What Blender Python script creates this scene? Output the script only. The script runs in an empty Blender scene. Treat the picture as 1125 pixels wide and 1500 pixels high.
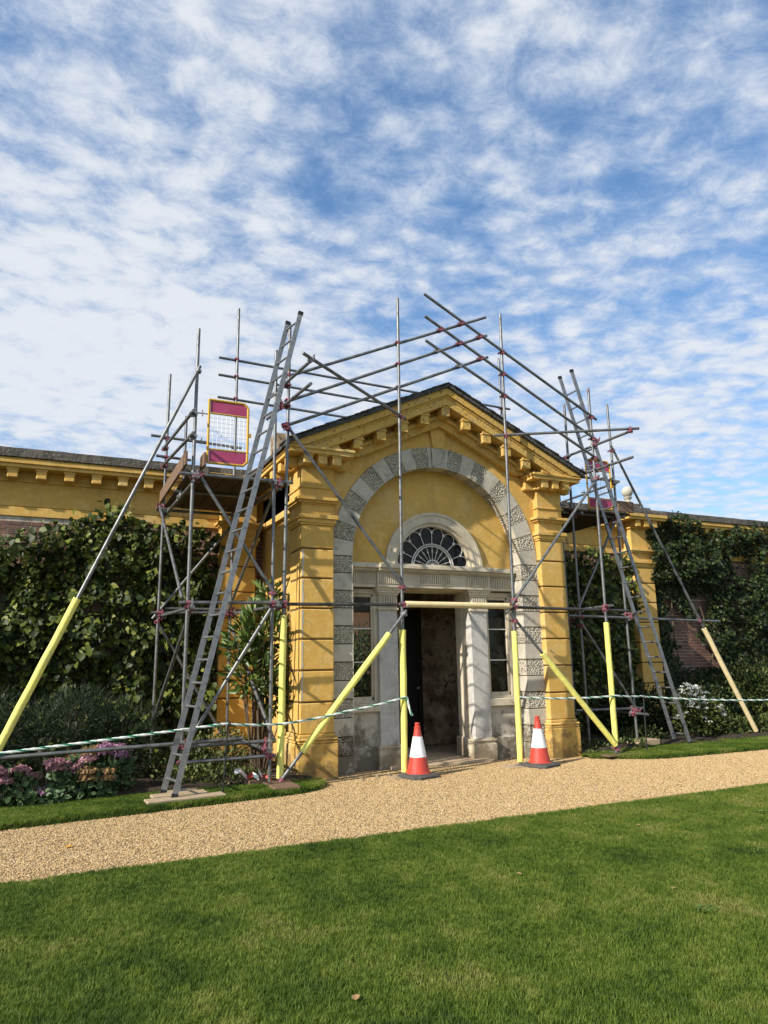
import bpy, bmesh, math, random
import numpy as np
from mathutils import Vector, Matrix, noise
rnd = random.Random(7); rng = np.random.default_rng(11)
sc = bpy.context.scene; COL = sc.collection
R_ = math.radians

# ------------------------------------------------------------------ camera
CAM = Vector((-3.3094, -10.082, 1.6)); YAW, PITCH, ROLL = .4363, .2119, -.0174
fw = Vector((math.sin(YAW)*math.cos(PITCH), math.cos(YAW)*math.cos(PITCH), math.sin(PITCH)))
rt = Vector((math.cos(YAW), -math.sin(YAW), 0)); up = rt.cross(fw)
r2 = rt*math.cos(ROLL)+up*math.sin(ROLL); u2 = up*math.cos(ROLL)-rt*math.sin(ROLL)
cd = bpy.data.cameras.new('camera'); cam = bpy.data.objects.new('camera', cd); COL.objects.link(cam)
M = Matrix((r2, u2, -fw)).transposed().to_4x4(); M.translation = CAM; cam.matrix_world = M
cd.sensor_fit = 'VERTICAL'; cd.sensor_height = 36; cd.lens = 1032.6/1500*36
cd.clip_start = .05; cd.clip_end = 3000; sc.camera = cam

# ------------------------------------------------------------------ sun, sky, exposure
SUN_EL, SUN_AZ = R_(32), R_(17)          # from the left, 17 degrees in front of the facade
to_sun = Vector((-math.cos(SUN_AZ)*math.cos(SUN_EL), -math.sin(SUN_AZ)*math.cos(SUN_EL), math.sin(SUN_EL)))
sd = bpy.data.lights.new('sun', 'SUN'); sd.energy = 4.9; sd.angle = R_(.53); sd.color = (1, .93, .82)
so = bpy.data.objects.new('sun', sd); COL.objects.link(so); so.rotation_euler = to_sun.to_track_quat('Z', 'Y').to_euler()
so.location = (-20, -10, 20)
w = bpy.data.worlds.new('World'); sc.world = w; w.use_nodes = True
wt = w.node_tree; wt.nodes.clear()
def N(t, typ, **k):
    n = t.nodes.new(typ)
    for a, v in k.items(): setattr(n, a, v)
    return n
def L(t, a, b): t.links.new(a, b)
def mth(t, op, a, b=None, c=None, clamp=False):
    n = N(t, 'ShaderNodeMath', operation=op, use_clamp=clamp)
    for i, v in enumerate((a, b, c)):
        if v is None: continue
        if isinstance(v, (int, float)): n.inputs[i].default_value = v
        else: L(t, v, n.inputs[i])
    return n.outputs[0]
SKY_OFF = (2.2, 5.6, 1.0)
def sky_world():
    t = wt
    out = N(t, 'ShaderNodeOutputWorld'); bg = N(t, 'ShaderNodeBackground'); bg.inputs[1].default_value = .125
    sky = N(t, 'ShaderNodeTexSky', sky_type='NISHITA'); sky.sun_disc = False
    sky.sun_elevation = SUN_EL; sky.sun_rotation = math.atan2(to_sun.x, to_sun.y)
    sky.air_density = 1.15; sky.dust_density = .2; sky.ozone_density = 4.0
    tc = N(t, 'ShaderNodeTexCoord'); sp = N(t, 'ShaderNodeSeparateXYZ'); L(t, tc.outputs['Generated'], sp.inputs[0])
    z = mth(t, 'ADD', mth(t, 'MAXIMUM', sp.outputs[2], 0.0), .06)
    cx = mth(t, 'DIVIDE', sp.outputs[0], z); cy = mth(t, 'DIVIDE', sp.outputs[1], z)
    cb = N(t, 'ShaderNodeCombineXYZ'); L(t, cx, cb.inputs[0]); L(t, cy, cb.inputs[1]); cb.inputs[2].default_value = 3.7
    def nz(scale, detail, rough, dist, off=(0, 0, 0), st=(1, 1, 1), rz=0):
        mp = N(t, 'ShaderNodeMapping'); mp.inputs[1].default_value = off; mp.inputs[3].default_value = st; mp.inputs[2].default_value = (0, 0, rz)
        L(t, cb.outputs[0], mp.inputs[0])
        n = N(t, 'ShaderNodeTexNoise'); n.inputs['Scale'].default_value = scale; n.inputs['Detail'].default_value = detail
        n.inputs['Roughness'].default_value = rough; n.inputs['Distortion'].default_value = dist
        L(t, mp.outputs[0], n.inputs['Vector']); return n
    fine = nz(12.0, 10, .7, .3, (1.3, .4, 0), (1, 1.15, 1), .5).outputs[0]
    mid = nz(4.2, 6, .58, .4, (4.1, 2.2, 0)).outputs[0]
    big = nz(.55, 2, .5, .2, SKY_OFF).outputs[0]
    # smooth cells give the mackerel look
    mp = N(t, 'ShaderNodeMapping'); mp.inputs[2].default_value = (0, 0, .6); mp.inputs[3].default_value = (1, 1.3, 1)
    wob = nz(7, 4, .6, 0, (7, 1, 0)); va = N(t, 'ShaderNodeVectorMath', operation='MULTIPLY_ADD')
    L(t, wob.outputs['Color'], va.inputs[0]); va.inputs[1].default_value = (.12, .12, 0); L(t, cb.outputs[0], va.inputs[2])
    L(t, va.outputs[0], mp.inputs[0])
    vo = N(t, 'ShaderNodeTexVoronoi', feature='SMOOTH_F1'); vo.inputs['Scale'].default_value = 10.5; vo.inputs['Smoothness'].default_value = .8
    L(t, mp.outputs[0], vo.inputs['Vector'])
    cell = mth(t, 'SUBTRACT', .6, vo.outputs['Distance'])
    s = mth(t, 'MULTIPLY_ADD', fine, 1.15, mth(t, 'MULTIPLY', mid, .7))
    s = mth(t, 'MULTIPLY_ADD', big, 1.3, s); s = mth(t, 'MULTIPLY_ADD', cell, .62, s)
    rp = N(t, 'ShaderNodeMapRange', interpolation_type='SMOOTHSTEP'); L(t, s, rp.inputs[0])
    rp.inputs[1].default_value = 1.07; rp.inputs[2].default_value = 1.98
    dens = mth(t, 'MULTIPLY_ADD', rp.outputs[0], .82, .13)
    cl = N(t, 'ShaderNodeMixRGB'); cl.inputs[1].default_value = (2.3, 3.3, 4.9, 1); cl.inputs[2].default_value = (4.75, 4.95, 5.3, 1)
    L(t, rp.outputs[0], cl.inputs[0])
    mx = N(t, 'ShaderNodeMixRGB'); hs = N(t, 'ShaderNodeHueSaturation'); hs.inputs['Saturation'].default_value = 1.15; hs.inputs['Value'].default_value = 1.05; L(t, sky.outputs[0], hs.inputs['Color']); L(t, dens, mx.inputs[0]); L(t, hs.outputs[0], mx.inputs[1]); L(t, cl.outputs[0], mx.inputs[2])
    L(t, mx.outputs[0], bg.inputs[0]); L(t, bg.outputs[0], out.inputs[0])
sky_world()
sc.view_settings.view_transform = 'Standard'; sc.view_settings.look = 'None'
sc.view_settings.exposure = .45; sc.view_settings.gamma = 1; sc.view_settings.use_curve_mapping = False
sc.cycles.use_denoising = True; sc.cycles.max_bounces = 6; sc.cycles.diffuse_bounces = 4; sc.cycles.transparent_max_bounces = 12

# ------------------------------------------------------------------ materials
def mat(name, col, rough=.8, metal=0, var=None, bump=None, spec=.3, extra=None):
    """var: list of (scale, colour, lo, hi[, stretch]) noise patches; bump: list of (scale, strength, distance)"""
    m = bpy.data.materials.new(name); m.use_nodes = True; t = m.node_tree; b = t.nodes['Principled BSDF']
    b.inputs['Roughness'].default_value = rough; b.inputs['Metallic'].default_value = metal; b.inputs['Specular IOR Level'].default_value = spec
    b.inputs['Base Color'].default_value = (*col, 1)
    g = N(t, 'ShaderNodeNewGeometry'); c = None
    if var:
        rgb = N(t, 'ShaderNodeRGB'); rgb.outputs[0].default_value = (*col, 1); c = rgb.outputs[0]
        for i, v in enumerate(var):
            s, c2, lo, hi = v[:4]; st = v[4] if len(v) > 4 else (1, 1, 1)
            mp = N(t, 'ShaderNodeMapping'); mp.inputs[3].default_value = st; mp.inputs[1].default_value = (i*3.1, i*7.7, i*1.3); L(t, g.outputs['Position'], mp.inputs[0])
            n = N(t, 'ShaderNodeTexNoise'); n.inputs['Scale'].default_value = s; n.inputs['Detail'].default_value = 7; n.inputs['Roughness'].default_value = .65
            L(t, mp.outputs[0], n.inputs['Vector'])
            r = N(t, 'ShaderNodeMapRange'); r.inputs[1].default_value = lo; r.inputs[2].default_value = hi; L(t, n.outputs[0], r.inputs[0])
            x = N(t, 'ShaderNodeMixRGB'); x.inputs[2].default_value = (*c2, 1); L(t, r.outputs[0], x.inputs[0]); L(t, c, x.inputs[1]); c = x.outputs[0]
    if extra: c = extra(t, g, c)
    if c is not None: L(t, c, b.inputs['Base Color'])
    if bump:
        prev = None
        for s, st, d in bump:
            n = N(t, 'ShaderNodeTexNoise'); n.inputs['Scale'].default_value = s; n.inputs['Detail'].default_value = 5; L(t, g.outputs['Position'], n.inputs['Vector'])
            bp = N(t, 'ShaderNodeBump'); bp.inputs['Strength'].default_value = st; bp.inputs['Distance'].default_value = d; L(t, n.outputs[0], bp.inputs['Height'])
            if prev is not None: L(t, prev, bp.inputs['Normal'])
            prev = bp.outputs[0]
        L(t, prev, b.inputs['Normal'])
    return m
def damp_base(colr, top=.75, rag=.55):
    """ragged rising-damp / algae stain at the foot of the walls"""
    def f(t, g, c):
        sp = N(t, 'ShaderNodeSeparateXYZ'); L(t, g.outputs['Position'], sp.inputs[0])
        n = N(t, 'ShaderNodeTexNoise'); n.inputs['Scale'].default_value = 5; n.inputs['Detail'].default_value = 8; n.inputs['Roughness'].default_value = .7; L(t, g.outputs['Position'], n.inputs['Vector'])
        h = mth(t, 'MULTIPLY_ADD', sp.outputs[2], -1/top, 1.0); h = mth(t, 'MULTIPLY_ADD', mth(t, 'SUBTRACT', n.outputs[0], .5), 3.2, h)
        r = N(t, 'ShaderNodeMapRange', interpolation_type='SMOOTHSTEP'); r.inputs[1].default_value = .25; r.inputs[2].default_value = .95; L(t, h, r.inputs[0])
        k = mth(t, 'MULTIPLY', r.outputs[0], rag, clamp=True)
        x = N(t, 'ShaderNodeMixRGB'); x.inputs[2].default_value = (*colr, 1); L(t, k, x.inputs[0])
        if c is None:
            c = t.nodes['Principled BSDF'].inputs['Base Color'].default_value; x.inputs[1].default_value = c
        else: L(t, c, x.inputs[1])
        return x.outputs[0]
    return f
OCH = (.62, .378, .092)
MT = {}
MT['ochre'] = mat('ochre_limewash', OCH, .85, var=[(1.3, (.55, .34, .09), .42, .68), (9, (.69, .475, .17), .5, .72), (26, (.36, .22, .08), .64, .73), (75, (.25, .15, .06), .67, .72), (2.2, (.40, .27, .10), .54, .8, (2.2, 2.2, .5)), (1.1, (.60, .43, .18), .52, .66), (4, (.26, .18, .08), .62, .76, (1.6, 1.6, .7))],
                  bump=[(9, .25, .02), (40, .28, .010), (130, .3, .004)], extra=damp_base((.15, .095, .04), .75, .75))
MT['ochre_worn'] = mat('ochre_worn_plaster', OCH, .9, var=[(1.6, (.55, .37, .12), .45, .7), (7, (.36, .27, .15), .56, .68), (18, (.09, .07, .04), .57, .66)], bump=[(30, .5, .02), (110, .3, .005)])
MT['joint'] = mat('dark_joint', (.13, .085, .035), .95, bump=[(60, .4, .01)])
MT['stone'] = mat('grey_stone', (.52, .48, .395), .9, var=[(2.2, (.37, .345, .285), .42, .68), (7, (.27, .25, .21), .56, .72), (14, (.6, .56, .46), .52, .75), (34, (.18, .16, .13), .65, .76)], bump=[(60, .35, .008), (200, .2, .003)], extra=damp_base((.12, .10, .065), .95, .85))
MT['stone_dark'] = mat('weathered_coping', (.15, .135, .115), .95, var=[(4, (.08, .072, .062), .42, .62), (16, (.27, .255, .22), .58, .7), (30, (.05, .047, .042), .6, .72)], bump=[(24, .7, .03), (90, .4, .006)])
MT['cream'] = mat('flaking_cream_paint', (.59, .525, .40), .75, var=[(2, (.43, .37, .28), .43, .66), (8, (.38, .28, .16), .55, .72, (3, 3, .4)), (40, (.2, .15, .1), .68, .76)], bump=[(50, .3, .006)], extra=damp_base((.17, .13, .075), .75, .8))
MT['pil'] = mat('pilaster_stone', (.50, .485, .45), .8, var=[(5, (.36, .35, .325), .45, .66), (22, (.56, .54, .5), .5, .7)], bump=[(60, .3, .006)], extra=damp_base((.2, .16, .1), .6, .75))
MT['plaster'] = mat('mottled_plaster', (.52, .39, .25), .95, var=[(1.8, (.17, .105, .06), .40, .58), (9, (.06, .04, .025), .55, .64), (4, (.58, .47, .33), .56, .75)], bump=[(20, .5, .02)])
MT['floor'] = mat('stone_floor', (.46, .35, .23), .8, var=[(5, (.32, .24, .15), .4, .7)], bump=[(40, .3, .006)])
MT['white'] = mat('white_glazing', (.72, .70, .64), .6, var=[(14, (.5, .46, .38), .52, .72)])
MT['roof'] = mat('slate_roof', (.085, .083, .08), .85, var=[(7, (.045, .043, .04), .4, .6), (20, (.2, .2, .17), .6, .72)], bump=[(18, .8, .03), (70, .4, .006)])
MT['brick'] = mat('old_brick', (.20, .105, .075), .92, var=[(9, (.15, .085, .07), .42, .64), (5, (.30, .2, .14), .55, .72), (50, (.36, .3, .24), .66, .78)], bump=[(60, .5, .008)])
MT['brick2'] = mat('old_brick_dark', (.17, .095, .075), .92, var=[(9, (.10, .07, .06), .42, .64), (40, (.3, .25, .2), .64, .76)], bump=[(60, .5, .008)])
MT['mortar'] = mat('lime_mortar', (.52, .46, .37), .95, var=[(6, (.24, .2, .16), .42, .66)], bump=[(70, .5, .006)])
MT['galv'] = mat('galvanised_steel', (.20, .205, .205), .48, .65, var=[(9, (.11, .112, .115), .45, .65), (45, (.32, .32, .315), .58, .72), (5, (.12, .085, .06), .62, .72), (14, (.34, .32, .28), .66, .7)], bump=[(90, .12, .002)])
MT['galv_dark'] = mat('dark_steel', (.10, .098, .095), .5, .6, var=[(8, (.055, .05, .045), .45, .65), (40, (.2, .19, .18), .6, .72)])  # darker steel for the front ledgers either side of the door
MT['alu'] = mat('ladder_aluminium', (.28, .285, .29), .45, .7, var=[(12, (.19, .2, .205), .45, .65), (60, (.26, .26, .26), .64, .74)])
MT['pink'] = mat('red_coupler_paint', (.27, .07, .11), .6, .2, var=[(60, (.16, .09, .085), .46, .6), (20, (.36, .16, .2), .52, .7)])
MT['zinc'] = mat('zinc_coupler', (.3, .3, .3), .5, .7, var=[(40, (.14, .12, .11), .5, .66)])
MT['foam'] = mat('yellow_foam', (.78, .74, .18), .8, var=[(5, (.66, .62, .2), .45, .7), (22, (.5, .46, .19), .6, .72), (60, (.3, .27, .14), .66, .74)], bump=[(14, .5, .016), (45, .3, .006)])
MT['foam2'] = mat('faded_foam', (.72, .60, .34), .8, var=[(6, (.62, .5, .25), .45, .7)], bump=[(14, .25, .01)])
MT['board'] = mat('scaffold_board', (.19, .115, .07), .85, var=[(5, (.12, .08, .055), .42, .66, (9, 1, 9)), (30, (.33, .25, .17), .58, .74)], bump=[(50, .4, .006)])
MT['deck'] = mat('dark_deck_board', (.085, .06, .042), .9, var=[(5, (.05, .037, .028), .42, .66, (9, 1, 9)), (30, (.14, .11, .08), .6, .74)], bump=[(50, .4, .006)])  # darker than the other boards, so the platform undersides look dark
MT['board_pale'] = mat('pale_timber', (.42, .33, .21), .85, var=[(5, (.3, .22, .14), .42, .66, (1, 9, 9)), (30, (.5, .42, .3), .58, .74)], bump=[(50, .4, .006)])
MT['magenta'] = mat('magenta_panel', (.40, .06, .145), .5, var=[(5, (.31, .045, .11), .45, .7), (30, (.5, .16, .23), .62, .76)])
MT['gateyel'] = mat('gate_yellow', (.55, .33, .04), .5, .1, var=[(40, (.3, .2, .05), .6, .72)])
MT['wire'] = mat('gate_wire', (.5, .51, .53), .5, .5)
MT['cone_red'] = mat('cone_red', (.52, .055, .035), .5, var=[(7, (.42, .05, .035), .45, .7), (60, (.58, .2, .16), .62, .74), (25, (.2, .12, .09), .62, .72)], bump=[(18, .25, .01)], spec=.4)
MT['cone_white'] = mat('cone_sleeve', (.76, .76, .76), .35, var=[(20, (.62, .61, .58), .52, .72)], spec=.5)
MT['rubber'] = mat('black_rubber', (.07, .066, .062), .85, var=[(15, (.15, .135, .115), .5, .7)])
MT['black'] = mat('black_steel', (.02, .022, .02), .5)
MT['rope_white'] = mat('rope_white', (.7, .74, .7), .7, var=[(60, (.5, .55, .5), .5, .7)])
MT['rope_green'] = mat('rope_green', (.02, .2, .11), .7)
MT['soil'] = mat('bed_soil', (.055, .04, .026), 1, var=[(8, (.03, .022, .015), .4, .62), (30, (.12, .095, .06), .6, .72)], bump=[(14, 1, .06), (60, .8, .02)])
MT['stem'] = mat('woody_stem', (.13, .095, .06), .9, var=[(20, (.07, .05, .035), .45, .65)], bump=[(60, .5, .006)])
MT['lead'] = mat('black_cap', (.02, .02, .02), .6)

def gravel_mat():
    m = bpy.data.materials.new('gravel'); m.use_nodes = True; t = m.node_tree; b = t.nodes['Principled BSDF']; b.inputs['Roughness'].default_value = .9
    g = N(t, 'ShaderNodeNewGeometry')
    v = N(t, 'ShaderNodeTexVoronoi'); v.inputs['Scale'].default_value = 75; L(t, g.outputs['Position'], v.inputs['Vector'])
    r = N(t, 'ShaderNodeValToRGB'); e = r.color_ramp.elements
    e[0].color = (.22, .15, .08, 1); e[1].color = (.42, .31, .18, 1); x = e.new(.5); x.color = (.3, .21, .11, 1); x = e.new(.9); x.color = (.2, .14, .08, 1)
    s = N(t, 'ShaderNodeSeparateXYZ'); L(t, v.outputs['Color'], s.inputs[0]); L(t, s.outputs[0], r.inputs[0])
    bp = N(t, 'ShaderNodeBump'); bp.inputs['Strength'].default_value = 1; bp.inputs['Distance'].default_value = .012; bp.invert = True
    L(t, v.outputs['Distance'], bp.inputs['Height']); L(t, bp.outputs[0], b.inputs['Normal']); L(t, r.outputs[0], b.inputs['Base Color']); return m
MT['gravel'] = gravel_mat()
def rand_mat(name, cols, rough=.8, transl=0, attr=None, patch=None, spec=.3):
    """colour picked at random per instance (Object Info) or per leaf (attribute)"""
    m = bpy.data.materials.new(name); m.use_nodes = True; t = m.node_tree; b = t.nodes['Principled BSDF']
    b.inputs['Roughness'].default_value = rough; b.inputs['Specular IOR Level'].default_value = spec
    if attr: a = N(t, 'ShaderNodeAttribute', attribute_name=attr); src = a.outputs['Fac']
    else: a = N(t, 'ShaderNodeObjectInfo'); src = a.outputs['Random']
    if patch:
        g = N(t, 'ShaderNodeNewGeometry'); acc = None
        for s, k in patch:
            n = N(t, 'ShaderNodeTexNoise'); n.inputs['Scale'].default_value = s; n.inputs['Detail'].default_value = 3; L(t, g.outputs['Position'], n.inputs['Vector'])
            q = mth(t, 'MULTIPLY', mth(t, 'SUBTRACT', n.outputs[0], .5), k); acc = q if acc is None else mth(t, 'ADD', acc, q)
        src = mth(t, 'ADD', mth(t, 'MULTIPLY_ADD', src, .45, .28), acc)
    r = N(t, 'ShaderNodeValToRGB'); cr = r.color_ramp; n = len(cols)
    cr.elements[0].color = (*cols[0], 1); cr.elements[1].color = (*cols[-1], 1)
    for i in range(1, n-1): cr.elements.new(i/(n-1)).color = (*cols[i], 1)
    L(t, src, r.inputs[0]); L(t, r.outputs[0], b.inputs['Base Color'])
    if transl:
        tr = N(t, 'ShaderNodeBsdfTranslucent'); mx = N(t, 'ShaderNodeMixShader'); mx.inputs[0].default_value = transl
        L(t, r.outputs[0], tr.inputs[0]); L(t, b.outputs[0], mx.inputs[1]); L(t, tr.outputs[0], mx.inputs[2])
        L(t, mx.outputs[0], t.nodes['Material Output'].inputs[0])
    return m
MT['pebble'] = rand_mat('pebble', [(.22, .14, .06), (.45, .305, .135), (.37, .24, .10), (.54, .39, .20), (.42, .285, .13), (.60, .47, .28), (.17, .115, .06)], .8)
MT['grass'] = rand_mat('grass_blade', [(.038, .076, .007), (.074, .13, .012), (.115, .178, .018), (.168, .22, .03), (.26, .255, .068)], .6, .3, patch=[(.6, 1.2), (2.2, 1.3), (9, 1.0)])
MT['turf'] = mat('turf_ground', (.035, .07, .012), 1, var=[(3, (.02, .038, .009), .4, .65), (20, (.09, .08, .035), .6, .75)], bump=[(60, 1, .02)])
MT['climber'] = rand_mat('climber_leaf', [(.018, .032, .006), (.042, .065, .01), (.085, .115, .017), (.15, .18, .028), (.25, .25, .055)], .5, .25, 'rnd', spec=.3)
MT['ivy'] = rand_mat('ivy_leaf', [(.009, .018, .005), (.017, .032, .007), (.034, .054, .011), (.075, .095, .02)], .5, .2, 'rnd', spec=.25)
MT['needle'] = rand_mat('needle_leaf', [(.007, .016, .005), (.014, .030, .009), (.026, .05, .014)], .6, .1, 'rnd')
MT['long'] = rand_mat('lance_leaf', [(.03, .06, .01), (.065, .115, .018), (.12, .18, .032), (.18, .23, .05)], .38, .22, 'rnd', spec=.5)
MT['yellowgreen'] = rand_mat('border_leaf', [(.03, .05, .01), (.06, .09, .018), (.11, .13, .03), (.17, .17, .05)], .5, .2, 'rnd')
MT['sedleaf'] = rand_mat('sedum_leaf', [(.05, .09, .035), (.09, .15, .06), (.13, .19, .08)], .5, .15, 'rnd')
MT['clover'] = rand_mat('clover_leaf', [(.09, .17, .03), (.14, .23, .05), (.2, .28, .08)], .6, .25, 'rnd')
MT['sedpink'] = rand_mat('pink_floret', [(.30, .13, .16), (.42, .22, .25), (.5, .28, .3), (.36, .2, .18)], .8, .15, 'rnd')
MT['sedbronze'] = rand_mat('bronze_floret', [(.22, .14, .05), (.30, .20, .08), (.34, .17, .12)], .8, .15, 'rnd')
MT['mauve'] = rand_mat('mauve_floret', [(.27, .13, .22), (.35, .19, .29), (.42, .27, .34)], .8, .2, 'rnd')
MT['whiteflower'] = rand_mat('white_floret', [(.55, .57, .5), (.72, .73, .68), (.8, .8, .76)], .8, .2, 'rnd')
def glass_mat():
    m = bpy.data.materials.new('dimmed_glass'); m.use_nodes = True; t = m.node_tree; t.nodes.remove(t.nodes['Principled BSDF'])
    tr = N(t, 'ShaderNodeBsdfTransparent'); tr.inputs[0].default_value = (.62, .66, .63, 1); gl = N(t, 'ShaderNodeBsdfGlossy'); gl.inputs['Roughness'].default_value = .03  # grey tint, with the low IOR, stands in for dark reflections in the panes
    fr = N(t, 'ShaderNodeFresnel'); fr.inputs[0].default_value = 1.3; nz_ = N(t, 'ShaderNodeTexNoise'); nz_.inputs['Scale'].default_value = 6; bp_ = N(t, 'ShaderNodeBump'); bp_.inputs['Strength'].default_value = .25; bp_.inputs['Distance'].default_value = .02; L(t, nz_.outputs[0], bp_.inputs['Height']); L(t, bp_.outputs[0], gl.inputs['Normal']); mx = N(t, 'ShaderNodeMixShader')
    L(t, fr.outputs[0], mx.inputs[0]); L(t, tr.outputs[0], mx.inputs[1]); L(t, gl.outputs[0], mx.inputs[2]); L(t, mx.outputs[0], t.nodes['Material Output'].inputs[0]); return m
MT['glass'] = glass_mat()

# ------------------------------------------------------------------ mesh helpers
class MB:
    def __init__(s): s.v = []; s.f = []
    def add(s, vs, fs):
        o = len(s.v); s.v += [tuple(p) for p in vs]; s.f += [tuple(i+o for i in f) for f in fs]; return s
    def box(s, x0, x1, y0, y1, z0, z1, b=0.0):
        if b <= 0:
            return s.add([(x0,y0,z0),(x1,y0,z0),(x1,y1,z0),(x0,y1,z0),(x0,y0,z1),(x1,y0,z1),(x1,y1,z1),(x0,y1,z1)],
                         [(3,2,1,0),(4,5,6,7),(0,1,5,4),(1,2,6,5),(2,3,7,6),(3,0,4,7)])
        bm = bmesh.new(); bmesh.ops.create_cube(bm, size=1)
        for v in bm.verts: v.co = ((x0+x1)/2+v.co.x*(x1-x0), (y0+y1)/2+v.co.y*(y1-y0), (z0+z1)/2+v.co.z*(z1-z0))
        bmesh.ops.bevel(bm, geom=list(bm.edges), offset=b, segments=1, affect='EDGES')
        bm.verts.ensure_lookup_table(); s.add([v.co[:] for v in bm.verts], [[v.index for v in f.verts] for f in bm.faces]); bm.free(); return s
    def tube(s, p0, p1, r, n=12, r1=None, cap=True):
        p0, p1 = Vector(p0), Vector(p1); d = (p1-p0).normalized(); a = d.orthogonal().normalized(); c = d.cross(a); r1 = r if r1 is None else r1
        vs = []
        for p, q in ((p0, r), (p1, r1)):
            vs += [p+(a*math.cos(2*math.pi*i/n)+c*math.sin(2*math.pi*i/n))*q for i in range(n)]
        fs = [(i, (i+1) % n, n+(i+1) % n, n+i) for i in range(n)]
        if cap: fs += [tuple(range(n-1, -1, -1)), tuple(range(n, 2*n))]
        return s.add(vs, fs)
    def path(s, pts, rad, n=8):
        for i in range(len(pts)-1):
            s.tube(pts[i], pts[i+1], rad[i] if isinstance(rad, (list, tuple)) else rad, n, rad[i+1] if isinstance(rad, (list, tuple)) else rad)
        return s
    def lathe(s, prof, c=(0,0,0), n=24):
        vs = []
        for r, z in prof: vs += [(c[0]+r*math.cos(2*math.pi*i/n), c[1]+r*math.sin(2*math.pi*i/n), c[2]+z) for i in range(n)]
        fs = []
        for k in range(len(prof)-1):
            fs += [(k*n+i, k*n+(i+1) % n, (k+1)*n+(i+1) % n, (k+1)*n+i) for i in range(n)]
        fs += [tuple(range(n-1, -1, -1)), tuple(range((len(prof)-1)*n, len(prof)*n))]
        return s.add(vs, fs)
    def poly(s, pts, y0, y1):
        """polygon in x,z extruded in y"""
        n = len(pts); vs = [(x, y0, z) for x, z in pts]+[(x, y1, z) for x, z in pts]
        return s.add(vs, [tuple(range(n)), tuple(range(2*n-1, n-1, -1))]+[(i, n+i, n+(i+1) % n, (i+1) % n) for i in range(n)])
    def mesh(s, name, m, smooth=False):
        me = bpy.data.meshes.new(name); me.from_pydata(s.v, [], s.f); me.materials.append(MT[m] if isinstance(m, str) else m)
        bm = bmesh.new(); bm.from_mesh(me); bmesh.ops.recalc_face_normals(bm, faces=bm.faces); bm.to_mesh(me); bm.free()
        if smooth:
            me.polygons.foreach_set('use_smooth', [True]*len(me.polygons)); me.set_sharp_from_angle(angle=R_(40))
        return me
    def build(s, name, m, parent=None, smooth=False, kind=None):
        return put(name, s.mesh(name, m, smooth), parent, kind)
def put(name, me, parent=None, kind=None, loc=None, rot=None):
    o = bpy.data.objects.new(name, me); COL.objects.link(o)
    if parent is not None:
        o.parent = parent
        # geometry is in world coordinates; parents sit at the thing's base
        o.matrix_parent_inverse = Matrix.Translation(-wloc(parent))
    if loc is not None: o.location = loc
    if rot is not None: o.rotation_euler = rot
    if kind: o['kind'] = kind
    return o
BASE = {}
def root_of(o):
    while o.parent: o = o.parent
    return o.name
def wloc(o):
    p = Vector(BASE.get(o.name, (0,0,0))); return p
def thing(name, loc, label, cat, group=None):
    o = bpy.data.objects.new(name, None); COL.objects.link(o); o.location = loc; o.empty_display_size = .2; BASE[o.name] = Vector(loc)
    return tag(o, label, cat, group)
def tag(o, label, cat, group=None):
    o['label'] = label; o['category'] = cat
    if group: o['group'] = group
    return o
def struct(o): o['kind'] = 'structure'; return o
def B(name, m, parent, *b, bev=.006):
    return MB().box(*b, b=bev).build(name, m, parent)

# fast numpy mesh of many leaves
LEAF = np.array([(0,0,0),(0,.33,.0),(0,.68,.0),(0,1,-.06),(-.32,.26,.09),(-.34,.62,.08),(.32,.26,.09),(.34,.62,.08)])
LF = [(0,1,4),(1,2,5,4),(2,3,5),(0,6,1),(1,6,7,2),(2,7,3)]
NEED = np.array([(-.5,0,0),(.5,0,0),(0,1,0)]); NF = [(0,1,2)]
def leaves(name, P, D, U, S, m, parent, wide=1.0, tmpl=LEAF, faces=LF, kind='stuff'):
    """P positions, D leaf axis, U approx normal, S length"""
    n = len(P); D = D/np.linalg.norm(D, axis=1)[:,None]; X = np.cross(D, U); X /= np.maximum(np.linalg.norm(X, axis=1), 1e-6)[:,None]; Z = np.cross(X, D)
    k = len(tmpl); V = (P[:,None,:] + S[:,None,None]*(tmpl[None,:,0:1]*wide*X[:,None,:]+tmpl[None,:,1:2]*D[:,None,:]+tmpl[None,:,2:3]*Z[:,None,:])).reshape(-1,3)
    me = bpy.data.meshes.new(name); me.vertices.add(n*k); me.vertices.foreach_set('co', V.astype(np.float32).ravel())
    base = np.arange(n)*k; idx = []; tot = []
    flat = np.concatenate([np.array(f) for f in faces]); lens = np.array([len(f) for f in faces])
    idx = (base[:,None]+flat[None,:]).ravel(); tot = np.tile(lens, n)
    me.loops.add(len(idx)); me.loops.foreach_set('vertex_index', idx.astype(np.int32))
    me.polygons.add(len(tot)); st = np.concatenate([[0], np.cumsum(tot)[:-1]]); me.polygons.foreach_set('loop_start', st.astype(np.int32)); me.polygons.foreach_set('loop_total', tot.astype(np.int32))
    me.update(calc_edges=True); me.validate()
    a = me.attributes.new('rnd', 'FLOAT', 'POINT'); a.data.foreach_set('value', np.repeat(rng.random(n)**1.9, k).astype(np.float32))  # skewed low: mostly dark leaf colours stand in for shaded gaps
    me.materials.append(MT[m]); return put(name, me, parent, kind)
def rv(n, s=1.0): return rng.normal(size=(n,3))*s

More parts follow.
